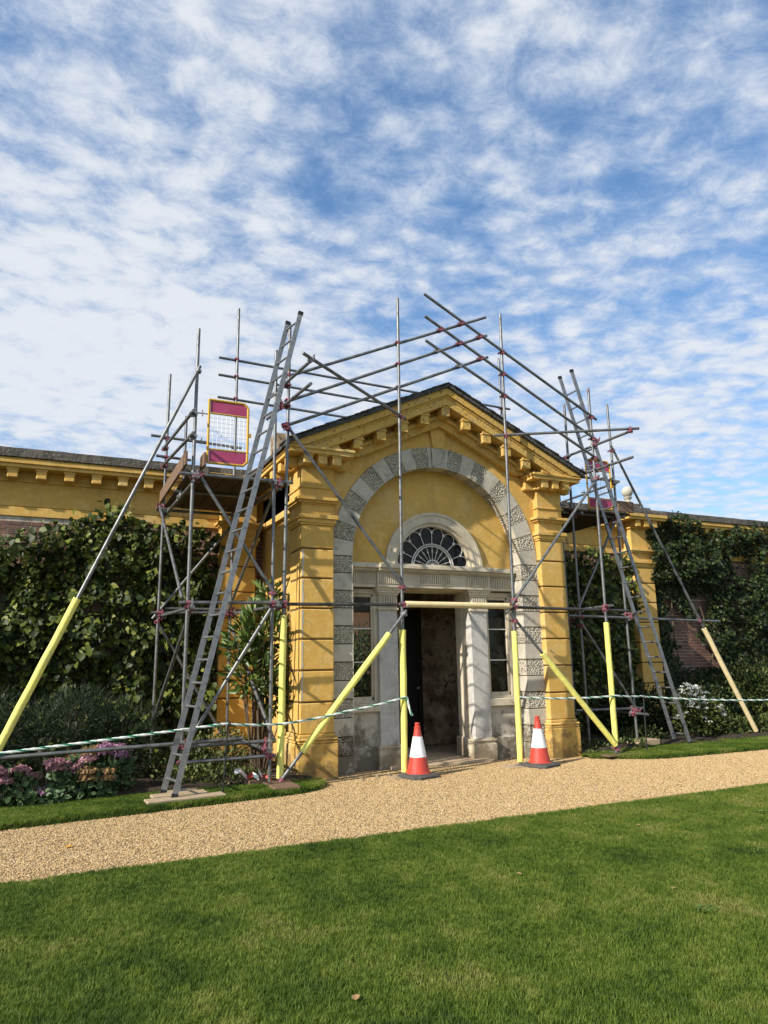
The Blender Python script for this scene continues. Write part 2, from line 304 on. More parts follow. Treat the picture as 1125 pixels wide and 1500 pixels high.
# ================================================================== GROUND
def ragged(x0, x1, f, n, amp, seed):
    return [(x0+(x1-x0)*i/n, f(x0+(x1-x0)*i/n)+amp*noise.noise((x0*0+(x0+(x1-x0)*i/n)*2.3, seed, 0))+amp*.5*noise.noise(((x0+(x1-x0)*i/n)*9, seed, 3))) for i in range(n+1)]
def sheet(name, lower, upper, z, m, lip=0.0):
    """sheet between two edge lines given as lists of (x, y), equal length"""
    n = len(lower); mb = MB(); vs = [(x, y, z) for x, y in lower]+[(x, y, z) for x, y in upper]
    mb.add(vs, [(i, i+1, n+i+1, n+i) for i in range(n-1)])
    if lip:
        vs = [(x, y, z) for x, y in lower]+[(x, y-.012, z-lip) for x, y in lower]
        mb.add(vs, [(i, i+1, n+i+1, n+i) for i in range(n-1)])
        vs = [(x, y, z) for x, y in upper]+[(x, y+.012, z-lip) for x, y in upper]
        mb.add(vs, [(i, i+1, n+i+1, n+i) for i in range(n-1)])
    o = mb.build(name, m)
    for p in o.data.polygons:
        if p.normal.z < 0: p.flip()
    return o
struct(MB().add([(-600,-600,-.03),(600,-600,-.03),(600,600,-.03),(-600,600,-.03)], [(0,1,2,3)]).build('ground', 'turf'))
lawn_edge = ragged(-9, 14, lambda x: -3.62+.012*x, 160, .05, 1.0)
struct(sheet('gravel_path', [(x, y-.12) for x, y in lawn_edge], [(x, .45) for x, y in lawn_edge], 0.0, 'gravel'))
lawn = struct(sheet('lawn', [(x, -16) for x, y in lawn_edge], lawn_edge, .03, 'turf', .03))
def lerp(pts, x):
    for (a, b), (c, d) in zip(pts, pts[1:]):
        if x <= c: return b+(d-b)*max(0, (x-a))/(c-a)
    return pts[-1][1]
vl = ragged(-9, .18, lambda x: lerp([(-9,-2.0),(-3.66,-1.42),(-2.08,-1.26),(-.3,-1.0),(.0,-.85),(.18,-.55)], x), 70, .035, 4)
verge_l = struct(sheet('grass_verge', vl, [(x, max(y+.02, lerp([(-9,-.55),(-3.7,-.42),(-1.9,-.3),(-.35,-.35),(.18,-.3)], x))) for x, y in vl], .05, 'turf', .05))
vr = ragged(4.9, 14, lambda x: lerp([(4.9,-.35),(5.2,-.62),(5.7,-.92),(6.3,-1.03),(14,-1.12)], x), 70, .035, 8)
verge_r = struct(sheet('grass_verge', vr, [(x, max(y+.02, lerp([(4.9,-.2),(5.6,-.1),(7,.1),(9,.1),(14,.15)], x))) for x, y in vr], .05, 'turf', .05))
def bed(name, x0, x1, y0, y1):
    n, k = 60, 24; vs = []; fs = []
    for j in range(k+1):
        for i in range(n+1):
            x = x0+(x1-x0)*i/n; y = y0+(y1-y0)*j/k; vs.append((x, y, .045+.05*min(1, j/4)+.05*noise.noise((x*2.5, y*2.5, 1))+.025*noise.noise((x*9, y*9, 5))))
    for j in range(k):
        for i in range(n): a = j*(n+1)+i; fs.append((a, a+1, a+n+2, a+n+1))
    o = MB().add(vs, fs).build(name, 'soil', smooth=True)
    return struct(o)
bed('planting_bed', -9, .12, -.5, 2.62); bed('planting_bed', 4.98, 14, -.25, 2.62)

# grass blades and pebbles scattered over their sheets
def scatter(name, src, inst, density, smin, smax, seed, tilt=.25, clip=None):
    g = bpy.data.node_groups.new(name, 'GeometryNodeTree')
    g.interface.new_socket('Geometry', in_out='INPUT', socket_type='NodeSocketGeometry'); g.interface.new_socket('Geometry', in_out='OUTPUT', socket_type='NodeSocketGeometry')
    gi = g.nodes.new('NodeGroupInput'); go = g.nodes.new('NodeGroupOutput')
    d = g.nodes.new('GeometryNodeDistributePointsOnFaces'); d.inputs['Density'].default_value = density; d.inputs['Seed'].default_value = seed
    ip = g.nodes.new('GeometryNodeInstanceOnPoints'); oi = g.nodes.new('GeometryNodeObjectInfo'); oi.inputs['Object'].default_value = inst
    rr = g.nodes.new('FunctionNodeRandomValue'); rr.data_type = 'FLOAT_VECTOR'
    rr.inputs[0].default_value = (-tilt, -tilt, 0); rr.inputs[1].default_value = (tilt, tilt, 6.283)
    rs = g.nodes.new('FunctionNodeRandomValue'); rs.data_type = 'FLOAT'; rs.inputs[2].default_value = smin; rs.inputs[3].default_value = smax
    g.links.new(gi.outputs[0], d.inputs['Mesh']); g.links.new(d.outputs['Points'], ip.inputs['Points']); g.links.new(oi.outputs['Geometry'], ip.inputs['Instance'])
    g.links.new(rr.outputs[0], ip.inputs['Rotation']); g.links.new(rs.outputs[1], ip.inputs['Scale']); g.links.new(ip.outputs[0], go.inputs[0])
    o = bpy.data.objects.new(name, src); COL.objects.link(o); o['kind'] = 'stuff'
    md = o.modifiers.new('scatter', 'NODES'); md.node_group = g; return o
def tuft_mesh():
    mb = MB(); r = random.Random(3)
    for i in range(16):
        a = r.uniform(0, 6.283); q = r.uniform(0, .03); x, y = q*math.cos(a), q*math.sin(a); h = r.uniform(.012, .027); b = r.uniform(0, 6.283); le = r.uniform(.004, .024)
        dx, dy = math.cos(b), math.sin(b); wv = .0014; px, py = -dy*wv, dx*wv
        mb.add([(x-px, y-py, 0), (x+px, y+py, 0), (x+px*.8+dx*le*.35, y+py*.8+dy*le*.35, h*.6), (x-px*.8+dx*le*.35, y-py*.8+dy*le*.35, h*.6), (x+dx*le, y+dy*le, h)], [(0,1,2,3),(3,2,4)])
    me = bpy.data.meshes.new('grass_tuft'); me.from_pydata(mb.v, [], mb.f); me.materials.append(MT['grass']); return bpy.data.objects.new('grass_tuft', me)
def pebble_mesh():
    bm = bmesh.new(); bmesh.ops.create_icosphere(bm, subdivisions=1, radius=1)
    for v in bm.verts: v.co = Vector((v.co.x*1.25, v.co.y*.9, v.co.z*.62))*(1+.28*noise.noise(v.co*1.7))
    me = bpy.data.meshes.new('pebble'); bm.to_mesh(me); bm.free(); me.materials.append(MT['pebble']); return bpy.data.objects.new('pebble', me)
tuft, peb = tuft_mesh(), pebble_mesh()
def rect_mesh(name, pts_low, pts_up, z):
    n = len(pts_low); me = bpy.data.meshes.new(name); me.from_pydata([(x, y, z) for x, y in pts_low]+[(x, y, z) for x, y in pts_up], [], [(i, i+1, n+i+1, n+i) for i in range(n-1)]); return me
le = [(x, y) for x, y in lawn_edge if -7 < x < 12]
tag_g = lambda o, l, c: tag(o, l, c)
tag_g(scatter('lawn_grass', rect_mesh('lawn_grass', [(x, -9.2) for x, y in le], [(x, y-.0) for x, y in le], .03), tuft, 2700, .7, 1.35, 1), 'short mown green lawn grass in the foreground', 'grass')
tag_g(scatter('verge_grass', verge_l.data.copy(), tuft, 2600, .8, 1.5, 2), 'grass on the narrow verge below the pink flowers', 'grass')
tag_g(scatter('verge_grass', verge_r.data.copy(), tuft, 2600, .8, 1.5, 3), 'grass on the narrow verge below the white flowering bush', 'grass')
tag_g(scatter('gravel_stones', rect_mesh('gravel_stones', [(x, y-.03) for x, y in le], [(x, -.05 if x < -.02 or x > 4.98 else .3) for x, y in le], .002), peb, 4800, .004, .0105, 4, .6), 'loose golden gravel covering the path', 'gravel')

# ================================================================== PAVILION
XC = 2.483
pav = thing('garden_pavilion', (XC, 1.2, 0), 'ochre yellow arched garden pavilion with pediment, wrapped in scaffolding', 'pavilion')
JZ = [.613]+[3.336-.4539*k for k in range(5, -1, -1)]+[3.715]
def pier(x0, x1, side):
    core = B('pier', 'joint', pav, x0+.02, x1-.02, .02, .58, 0, 4.6, bev=0)
    o = -1 if side < 0 else 1
    for a, b in zip(JZ, JZ[1:]):
        mb = MB().box(x0, x1, 0, .235, a+.012, b-.012, b=.012)
        mb.box(x0+(.016 if o < 0 else 0), x1-(.016 if o > 0 else 0), .225, .6, a+.012, b-.012, b=.008)
        mb.build('pier_block', 'ochre', core)
    if side < 0:
        for k in range(1, 6):
            a, b = JZ[k]+.03, JZ[k+1]-.03; pr = []; m = 9
            for i in range(m+1): pr.append((x0+.013, a+(b-a)*i/m))
            for i in range(m, -1, -1): pr.append((x0+.03+.03*abs(noise.noise((i*.7, k*3.1, 0)))+.008*(i % 2), a+(b-a)*i/m))
            MB().poly(pr, -.0025, .004).build('cement_repair', 'stone', core)
    MB().box(x0-.05, x1+.05, -.05, .6, -.05, .485, b=.015).build('plinth', 'ochre', core)
    MB().box(x0-.045, x1+.045, -.045, .6, .485, .525, b=.014).box(x0-.055, x1+.055, -.055, .6, .522, .572, b=.022).box(x0-.02, x1+.02, -.02, .6, .568, .62, b=.012).build('base_moulding', 'ochre', core)
    c = MB()
    for z0, z1, p in ((3.703,3.74,.015),(3.737,3.8,.032),(3.797,3.86,.058),(3.857,4.025,.0),(4.022,4.05,.02),(4.047,4.085,.05),(4.082,4.13,.085),(4.127,4.285,.004),(4.282,4.31,.025),(4.307,4.61,.0),(4.607,4.63,.02)):
        c.box(x0-p, x1+p, -p, .62, z0, z1, b=.005)
    c.build('capital', 'ochre', core)
    return core
pier(0, .526, -1); pier(4.44, 4.966, 1)
# cornice returns over the piers with their modillions
def cornice_return(x0, x1):
    c = MB().box(x0-.06, x1+.06, -.06, .62, 4.627, 4.77, b=.004)
    c.box(x0-.265, x1+.235, -.265, .7, 4.767, 4.83, b=.004).box(x0-.29, x1+.26, -.29, .72, 4.827, 4.875, b=.01) if x0 < 1 else \
        c.box(x0-.235, x1+.265, -.265, .7, 4.767, 4.83, b=.004).box(x0-.26, x1+.29, -.29, .72, 4.827, 4.875, b=.01)
    o = c.build('cornice_return', 'ochre', pav)
    def blk(cx, cy, ax):
        if ax == 'y': MB().box(cx-.075, cx+.075, -.235, -.055, 4.615, 4.77, b=.012).box(cx-.088, cx+.088, -.248, -.055, 4.745, 4.767, b=.004).build('modillion', 'ochre', o)
        else:
            s = -1 if ax == '-x' else 1
            a, b = sorted((cx, cx+s*.18)); MB().box(a, b, cy-.075, cy+.075, 4.615, 4.77, b=.012).build('modillion', 'ochre', o)
    xs = (x0+.03, (x0+x1)/2+.0, x1-.03)
    for x in xs: blk(x, 0, 'y')
    blk(x0-.055, .08, '-x'); blk(x1+.055, .08, '+x'); blk(x0-.055 if x0 < 1 else x1+.055, .45, '-x' if x0 < 1 else '+x')
    return o
cornice_return(0, .526); cornice_return(4.44, 4.966)

# raking pediment
SL, ZA = .47, 6.25
def zr(x): return ZA-SL*abs(x-XC)
def rake(mb, xe, y0, y1, o0, o1, clip=None):
    """layer between vertical offsets o0 (lower) and o1 (upper) from the roof line, from the apex to x = xe"""
    xs = [XC, xe]
    if clip is not None:
        xk = XC+math.copysign((ZA+o0-clip)/SL, xe-XC)
        if abs(xk-XC) < abs(xe-XC): xs = [XC, xk, xe]
    bot = [(x, max(zr(x)+o0, clip) if clip is not None else zr(x)+o0) for x in xs]; top = [(x, zr(x)+o1) for x in xs]
    for (xa, ba), (xb, bb), (_, ta), (_, tb) in zip(bot, bot[1:], top, top[1:]):
        if tb <= bb+1e-4: tb = bb+.002
        mb.add([(xa,y0,ba),(xb,y0,bb),(xb,y0,tb),(xa,y0,ta),(xa,y1,ba),(xb,y1,bb),(xb,y1,tb),(xa,y1,ta)], [(0,1,2,3),(7,6,5,4),(0,4,5,1),(1,5,6,2),(2,6,7,3),(3,7,4,0)])
ped = MB()
for xe in (-.285, 5.251):
    rake(ped, xe, -.30, .62, -.185, -.062, 4.878); rake(ped, xe, -.265, .62, -.225, -.18, 4.878); rake(ped, xe, -.25, .62, -.36, -.22, 4.878)
ped = ped.build('pediment', 'ochre_worn', pav)
for xe in (.2, 4.766):
    m_ = MB(); rake(m_, xe, .0, .5, -.66, -.50, 4.878); rake(m_, xe, -.05, .5, -.52, -.46, 4.878); rake(m_, xe, .03, .5, -.47, -.34, 4.878); m_.build('bed_moulding', 'ochre_worn', ped)
for s in (-1, 1):
    for k in range(0 if s < 0 else 1, 6):
        x = XC+s*k*.405; z = zr(x)-.345; hw = .078; t0 = -SL*s if k else 0
        m_ = MB(); zz = lambda q: z+(t0*q if k else 0)
        m_.add([(x-hw,-.22,z-.20),(x+hw,-.22,z-.20),(x+hw,-.22,zz(hw)+.03),(x-hw,-.22,zz(-hw)+.03),(x-hw,.05,z-.20),(x+hw,.05,z-.20),(x+hw,.05,zz(hw)+.03),(x-hw,.05,zz(-hw)+.03)], [(0,1,2,3),(7,6,5,4),(0,4,5,1),(1,5,6,2),(2,6,7,3),(3,7,4,0)])
        m_.box(x-hw-.015, x+hw+.015, -.235, .04, z-.055, z-.03)
        m_.build('modillion', 'ochre_worn', ped)
# roof slabs running back, with an uneven slate edge
for s, xe in ((-1, -.33), (1, 5.296)):
    m_ = MB(); rake(m_, xe, -.345, 2.9, -.065, .0); rf = m_.build('roof', 'roof', pav)
    for i in range(28):
        n = 28
        q0, q1 = i/n, (i+1)/n; xa, xb = XC+(xe-XC)*q0, XC+(xe-XC)*(q1+.2/n); j = rnd.uniform(-.012, .022); dz = rnd.uniform(0, .012)
        MB().add([(xa,-.36-j,zr(xa)+.004),(xb,-.36-j,zr(xb)+.004),(xb,-.36-j,zr(xb)+.022+dz),(xa,-.36-j,zr(xa)+.012+dz),(xa,.1,zr(xa)+.004),(xb,.1,zr(xb)+.004),(xb,.1,zr(xb)+.022+dz),(xa,.1,zr(xa)+.012+dz)],
                 [(0,1,2,3),(7,6,5,4),(0,4,5,1),(1,5,6,2),(2,6,7,3),(3,7,4,0)]).build('slate', 'roof', rf)
# spandrel wall above the arch ring, plane y = .12
ZS, RO, RI = 3.27, 1.957, 1.6
n = 64; sp = MB()
xs = [XC-RO+2*RO*(.5-.5*math.cos(math.pi*i/n)) for i in range(n+1)]
lo = [(x, ZS+math.sqrt(max(0, RO*RO-(x-XC)**2))) for x in xs]; hi = [(x, zr(x)-.6) for x in xs]
sp.add([(x, .12, z) for x, z in lo]+[(x, .12, max(z, lo[i][1]+.01)) for i, (x, z) in enumerate(hi)], [(i, i+1, n+2+i, n+1+i) for i in range(n)])
sp.build('spandrel_wall', 'ochre', pav)
key = MB().add([(XC-.105,.075,5.215),(XC+.105,.075,5.215),(XC+.17,.075,5.60),(XC-.17,.075,5.60),(XC-.105,.13,5.215),(XC+.105,.13,5.215),(XC+.17,.13,5.60),(XC-.17,.13,5.60)], [(0,1,2,3),(7,6,5,4),(0,4,5,1),(1,5,6,2),(2,6,7,3),(3,7,4,0)])
key.build('keystone', 'ochre', pav)
# arch: mortar core, voussoirs as separate blocks (alternately plain and vermiculated)
core = MB()
for i in range(n):
    a0, a1 = math.pi*i/n, math.pi*(i+1)/n; P = lambda r, a, y: (XC-r*math.cos(a), y, ZS+r*math.sin(a))
    core.add([P(RI+.02,a0,.14),P(RI+.02,a1,.14),P(RO,a1,.14),P(RO,a0,.14),P(RI+.02,a0,.5),P(RI+.02,a1,.5)], [(0,1,2,3),(0,4,5,1)])
for a, b in ((.526, .866), (4.1, 4.44)): core.box(a, b, .14, .52, 0, ZS)
arch = core.build('arch', 'joint', pav)
def verm(x, y):
    """pitted rustication: close-set irregular pits between narrow ridges"""
    c = .033; u = x/c; v = y/(c*.87); j0 = math.floor(v); best = 9
    for j in (j0-1, j0, j0+1, j0+2):
        off = .5*(j % 2); i0 = math.floor(u-off)
        for i in (i0, i0+1):
            a = noise.cell_vector((i+.5, j+.5, 3.5)); dx = (i+off+.34*(a.x-.5)*2-u); dy = (j+.34*(a.y-.5)*2-v)*.87
            k = .8+.45*a.z; best = min(best, math.hypot(dx, dy)/k)
    return -.024*max(0, min(1, (.41-best)/.12))
def grid_face(mb, f, nu, nv, rough):
    """f(u,v,h) -> point; h is relief; edges stay flush"""
    vs = []
    for j in range(nv+1):
        for i in range(nu+1):
            u, v = i/nu, j/nv; h = 0
            if rough and 0 < i < nu and 0 < j < nv: h = rough(u, v)
            vs.append(f(u, v, h))
    mb.add(vs, [(j*(nu+1)+i, j*(nu+1)+i+1, (j+1)*(nu+1)+i+1, (j+1)*(nu+1)+i) for j in range(nv) for i in range(nu)])
def voussoir(a0, a1, rough, seed, proud=0.0, name='voussoir'):
    g = .0035; a0 += g/RO*1.6; a1 -= g/RO*1.6; mb = MB(); y0 = .12-.012-proud
    P = lambda r, a, y: (XC-r*math.cos(a), y, ZS+r*math.sin(a))
    nu = 44 if rough else 6; nv = 32 if rough else 6
    rf = (lambda u, v: verm(u*.36+seed*1.7, v*.27+seed)) if rough else None
    grid_face(mb, lambda u, v, h: P(RI+(RO-.004-RI)*u, a0+(a1-a0)*v, y0-h), nu, nv, rf)
    if rough: rf2 = lambda u, v: verm(u*.27+seed*3.1, v*.27+seed*.3)
    grid_face(mb, lambda u, v, h: P(RI-h, a0+(a1-a0)*v, y0+(.5-y0)*u), nu if rough else 6, nv if rough else 6, rf2 if rough else None)
    for a in (a0, a1): mb.add([P(RI,a,y0),P(RO-.004,a,y0),P(RO-.004,a,.3),P(RI,a,.5)], [(0,1,2,3)])
    return mb.build(name, 'stone', arch)
aN, aK = R_(2.4), R_(4.0); aV = (math.pi/2-aN-aK)/10
for s in (0, 1):
    for k in range(10):
        a0, a1 = k*aV, (k+1)*aV
        if s: a0, a1 = math.pi-a1, math.pi-a0
        voussoir(a0, a1, k % 2 == 1, k+s*20+.37)
    a0, a1 = 10*aV, 10*aV+aN
    if s: a0, a1 = math.pi-a1, math.pi-a0
    voussoir(a0, a1, False, 5)
ky = voussoir(math.pi/2-aK, math.pi/2+aK, False, 3, .018, 'fluted_voussoir')
fl = MB()
for i in range(9):
    x = XC-.115+i*.029; fl.box(x-.007, x+.007, .083, .096, 4.89, 5.2)
fl.build('fluting', 'stone', ky, kind='stuff')
# jamb blocks
def jamb_mesh(rough, seed):
    h = .272; mb = MB(); g = .008
    def fr(u, v, hh): return (-.18+.36*u, -.012-hh, g+(h-2*g)*v)
    def lf(u, v, hh): return (-.18-hh, -.012+.40*u, g+(h-2*g)*v)
    def rf_(u, v, hh): return (.18+hh, -.012+.40*u, g+(h-2*g)*v)
    q = (lambda u, v: verm(u*.36+seed, v*.27)) if rough else None
    q2 = (lambda u, v: verm(u*.40+seed+4, v*.27)) if rough else None
    k = (46, 34) if rough else (4, 4)
    grid_face(mb, fr, *k, q); grid_face(mb, lf, *k, q2); grid_face(mb, rf_, *k, q2)
    mb.add([(-.18,-.012,h-g),(.18,-.012,h-g),(.18,.39,h-g),(-.18,.39,h-g),(-.18,-.012,g),(.18,-.012,g),(.18,.39,g),(-.18,.39,g)], [(0,1,2,3),(7,6,5,4)])
    return mb.mesh('jamb_block', 'stone')
jm = [jamb_mesh(True, 1.0), jamb_mesh(False, 0), jamb_mesh(True, 8.2)]
for cx in (.706, 4.26):
    for k in range(12):
        me = jm[1] if k % 2 else jm[0 if k % 4 else 2]
        o = put('jamb_block', me, arch, loc=(cx, .12, ZS-.2725*(k+1)))
# tympanum: ochre wall inside the arch around the fanlight, plane y = .36
FZ, FR = 3.19, .90
tm = MB(); ty = .36
for y in (ty, .62):
    o = len(tm.v); vs = []
    for i in range(n+1):
        a = math.pi*i/n; vs.append((XC-.86*math.cos(a), y, FZ+.86*math.sin(a))); vs.append((XC-1.66*math.cos(a), y, FZ+1.74*math.sin(a)))
    tm.add(vs, [(2*i, 2*i+1, 2*i+3, 2*i+2) for i in range(n)])
tm.build('tympanum', 'ochre', pav)
def arc_band(mb, c, r0, r1, y0, y1, a0=0, a1=math.pi, n=48):
    vs = []
    for i in range(n+1):
        a = a0+(a1-a0)*i/n; ca, sa = -math.cos(a), math.sin(a)
        vs += [(c[0]+r0*ca, y0, c[1]+r0*sa), (c[0]+r1*ca, y0, c[1]+r1*sa), (c[0]+r1*ca, y1, c[1]+r1*sa), (c[0]+r0*ca, y1, c[1]+r0*sa)]
    fs = []
    for i in range(n):
        for k in range(4): fs.append((4*i+k, 4*i+(k+1) % 4, 4*i+4+(k+1) % 4, 4*i+4+k))
    mb.add(vs, fs+[(0,1,2,3), (4*n+3,4*n+2,4*n+1,4*n)])
fan = MB(); arc_band(fan, (XC, FZ), .75, .915, .315, .44); arc_band(fan, (XC, FZ), .70, .76, .345, .46); arc_band(fan, (XC, FZ), .885, .93, .30, .37); arc_band(fan, (XC, FZ), .765, .79, .305, .33)
fan = fan.build('fanlight', 'cream', pav)
fy = .42
gm = MB(); gm.poly([(XC-.70*math.cos(math.pi*i/40), FZ+.70*math.sin(math.pi*i/40)) for i in range(41)], fy+.012, fy+.016); gm.build('pane', 'glass', fan)
bars = MB()
arc_band(bars, (XC, FZ), .360, .370, fy-.02, fy+.01); arc_band(bars, (XC, FZ), .398, .408, fy-.02, fy+.01); arc_band(bars, (XC, FZ), .0, .06, fy-.025, fy+.01)
arc_band(bars, (XC, FZ), .12, .132, fy-.02, fy+.005)
pol = lambda r, a: (XC-r*math.cos(a), fy-.005, FZ+r*math.sin(a))
st_ = math.pi/8
for i in range(1, 8):
    a = i*st_; bars.tube(pol(.41, a), pol(.64, a), .0055, 6)
    bars.tube(pol(.60, a-.04), pol(.60, a+.04), .009, 6)
for i in range(8):
    a = (i+.5)*st_; c = pol(.585, a); r0 = .585*math.tan(st_/2)*.97; pts = []
    for k in range(13):
        b = math.pi*k/12; u = -math.cos(b)*r0; v = math.sin(b)*.112
        ra = .585+v; aa = a+u/ra*1.0; pts.append(pol(ra, aa))
    bars.path(pts, .0055, 6)
for k in range(40):
    a = math.pi*(k+.5)/40; bars.tube(pol(.368, a), pol(.40, a), .004, 5)
for i in range(1, 10):
    a = math.pi*i/10; bars.tube(pol(.06, a), pol(.36, a), .0045, 6); bars.tube(pol(.27, a-.055), pol(.27, a+.055), .007, 6); bars.tube(pol(.3, a-.03), pol(.3, a+.03), .007, 6)
bars.box(XC-.72, XC+.72, fy-.02, fy+.01, FZ-.01, FZ+.018)
bars.build('glazing_bars', 'white', fan)

# door screen: entablature, pilasters, side lights
ent = MB()
for x0, x1, dy in ((.87, 1.40, 0), (1.40, 3.566, -.055), (3.566, 4.096, 0)):
    for z0, z1, y in ((2.82,2.86,.36),(2.857,3.062,.37),(3.06,3.085,.34),(3.083,3.125,.29),(3.122,3.175,.235),(3.172,3.2,.25)):
        ent.box(x0, x1, y+dy, .62, z0, z1, b=.003)
ent = ent.build('entablature', 'cream', pav)
fl = MB(); x = .9
for x0, x1, y in ((.93,1.38,.362),(1.44,1.86,.307),(2.2,2.77,.307),(3.1,3.53,.307),(3.6,4.05,.362)):
    x = x0
    while x < x1: fl.box(x, x+.017, y-.016, y+.012, 2.875, 3.045); x += .036
fl.build('fluting', 'cream', ent, kind='stuff')
def pilaster(x0, x1, inner):
    p = MB().box(x0, x1, .40, .56, .33, 2.46, b=.006)
    p = p.build('pilaster', 'pil', pav)
    c = MB()
    for z0, z1, q in ((2.455,2.49,.02),(2.487,2.7,.0),(2.697,2.735,.018),(2.732,2.78,.04),(2.777,2.825,.06)): c.box(x0-q, x1+q, .395-q, .56, z0, z1, b=.004)
    x = x0+.03
    while x < x1-.03: c.box(x, x+.02, .372, .398, 2.51, 2.685); x += .044
    c.build('capital', 'cream', p)
    b = MB()
    for z0, z1, q in ((-.02,.27,.055),(.267,.31,.04),(.307,.34,.055),(.337,.36,.025)): b.box(x0-q, x1+q, .395-q, .56, z0, z1, b=.008)
    b.build('base', 'cream', p)
    j = MB(); s = 1 if inner > 0 else -1; xi = x1 if s > 0 else x0
    for d, y0, y1 in ((-.05,.46,.60),(-.025,.58,.72),(.0,.70,.88),(-.03,.86,.98)):
        a, bb = sorted((xi+s*d, xi-s*.2)); j.box(a, bb, y0, y1, 0, 2.82, b=.01)
    j.build('door_jamb', 'cream', p)
    a, bb = sorted((xi+s*.03, xi-s*.2)); MB().box(a, bb, .56, .99, -.02, .36, b=.02).build('jamb_base', 'cream', p)
pilaster(1.455, 1.785, 1); pilaster(3.185, 3.515, -1)
MB().box(1.6, 3.4, .5, .98, 2.80, 3.19).build('door_lintel', 'cream', pav)
B('door_step', 'floor', pav, 1.55, 3.42, .18, 1.0, -.06, .045, bev=.012)
def side_light(x0, x1, gx0, gx1):
    z0, z1 = 1.03, 2.72
    f = MB().box(x0, gx0, .47, .60, .99, 2.80, b=.006).box(gx1, x1, .47, .60, .99, 2.80, b=.006).box(gx0, gx1, .47, .60, z1, 2.80, b=.005).box(gx0, gx1, .47, .60, .99, z0, b=.005)
    f.box(gx0-.05, gx0+.03, .50, .57, z0, z1, b=.004).box(gx1-.03, gx1+.05, .50, .57, z0, z1, b=.004).box(gx0, gx1, .50, .57, z1-.05, z1+.02, b=.004).box(gx0, gx1, .50, .57, z0-.02, z0+.06, b=.004)
    win = f.build('window', 'cream', pav)
    zs = [z0+.06, z0+.60, z0+1.13, z1-.05]
    for a, b in zip(zs, zs[1:]): MB().box(gx0+.03, gx1-.03, .541, .545, a+.004, b-.004).build('pane', 'glass', win)
    for a in zs[1:3]: MB().box(gx0+.03, gx1-.03, .515, .56, a-.009, a+.009).build('glazing_bar', 'white', win)
    MB().box(x0-.01, x1+.01, .40, .60, .86, .99, b=.012).build('sill', 'cream', win)
    MB().box(x0, x1, .47, .62, -.02, .87).box(x0, x1, .44, .62, -.02, .36, b=.012).build('panel_below', 'stone', win)
side_light(.87, 1.46, .96, 1.39); side_light(3.51, 4.10, 3.58, 4.01)
# interior, side walls, rear wall with its garden opening
inn = MB().box(.1, .3, .55, 2.9, -.05, 4.9).build('side_wall', 'ochre', pav); MB().box(4.666, 4.866, .55, 2.9, -.05, 4.9).build('side_wall', 'ochre', pav)
MB().box(.3, .34, .62, 2.6, 0, 4.4).build('inner_plaster', 'plaster', pav); MB().box(4.626, 4.666, .62, 2.6, 0, 4.4).build('inner_plaster', 'plaster', pav)
MB().box(2.95, 4.7, 2.55, 2.9, 0, 6.0).box(.3, 1.35, 2.55, 2.9, 0, 6.0).box(1.35, 2.95, 2.55, 2.9, 2.6, 6.0).build('rear_wall', 'plaster', pav)
MB().box(2.95, 4.66, 2.52, 2.56, .05, .19, b=.005).build('skirting', 'plaster', pav)
MB().box(.3, 4.7, .9, 2.95, -.05, .035).build('floor', 'floor', pav); MB().box(.3, 4.7, .62, 2.9, 4.4, 4.46).build('ceiling', 'plaster', pav)
dl = MB().box(2.90, 2.95, 1.78, 2.5, .06, 2.6, b=.004).box(2.888, 2.905, 1.88, 2.4, .25, 1.2, b=.004).box(2.888, 2.905, 1.88, 2.4, 1.4, 2.45, b=.004).build('door', mat('doorway_dark_fill', (.012, .009, .007), .9, spec=.1), pav)  # near-black leaf added to make the left strip of the doorway dark
MB().tube((2.87,1.83,1.15), (2.9,1.83,1.15), .02).build('handle', 'zinc', dl)
# side entablatures running back to the garden wall
for s, xw in ((-1, .1), (1, 4.866)):
    m_ = MB()
    for z0, z1, p in ((4.022,4.13,.07),(4.13,4.6,.0),(4.6,4.77,.06),(4.767,4.83,.365),(4.827,4.875,.39)):
        a, b = sorted((xw, xw+s*p)); m_.box(a-(.05 if s > 0 else 0), b+(.05 if s < 0 else 0), .725, 2.85, z0, z1)
    e = m_.build('side_cornice', 'ochre', pav)
    for k in range(4):
        a, b = sorted((xw, xw+s*.33)); MB().box(a, b, .86+k*.42, 1.01+k*.42, 4.615, 4.765, b=.01).build('modillion', 'ochre', e)

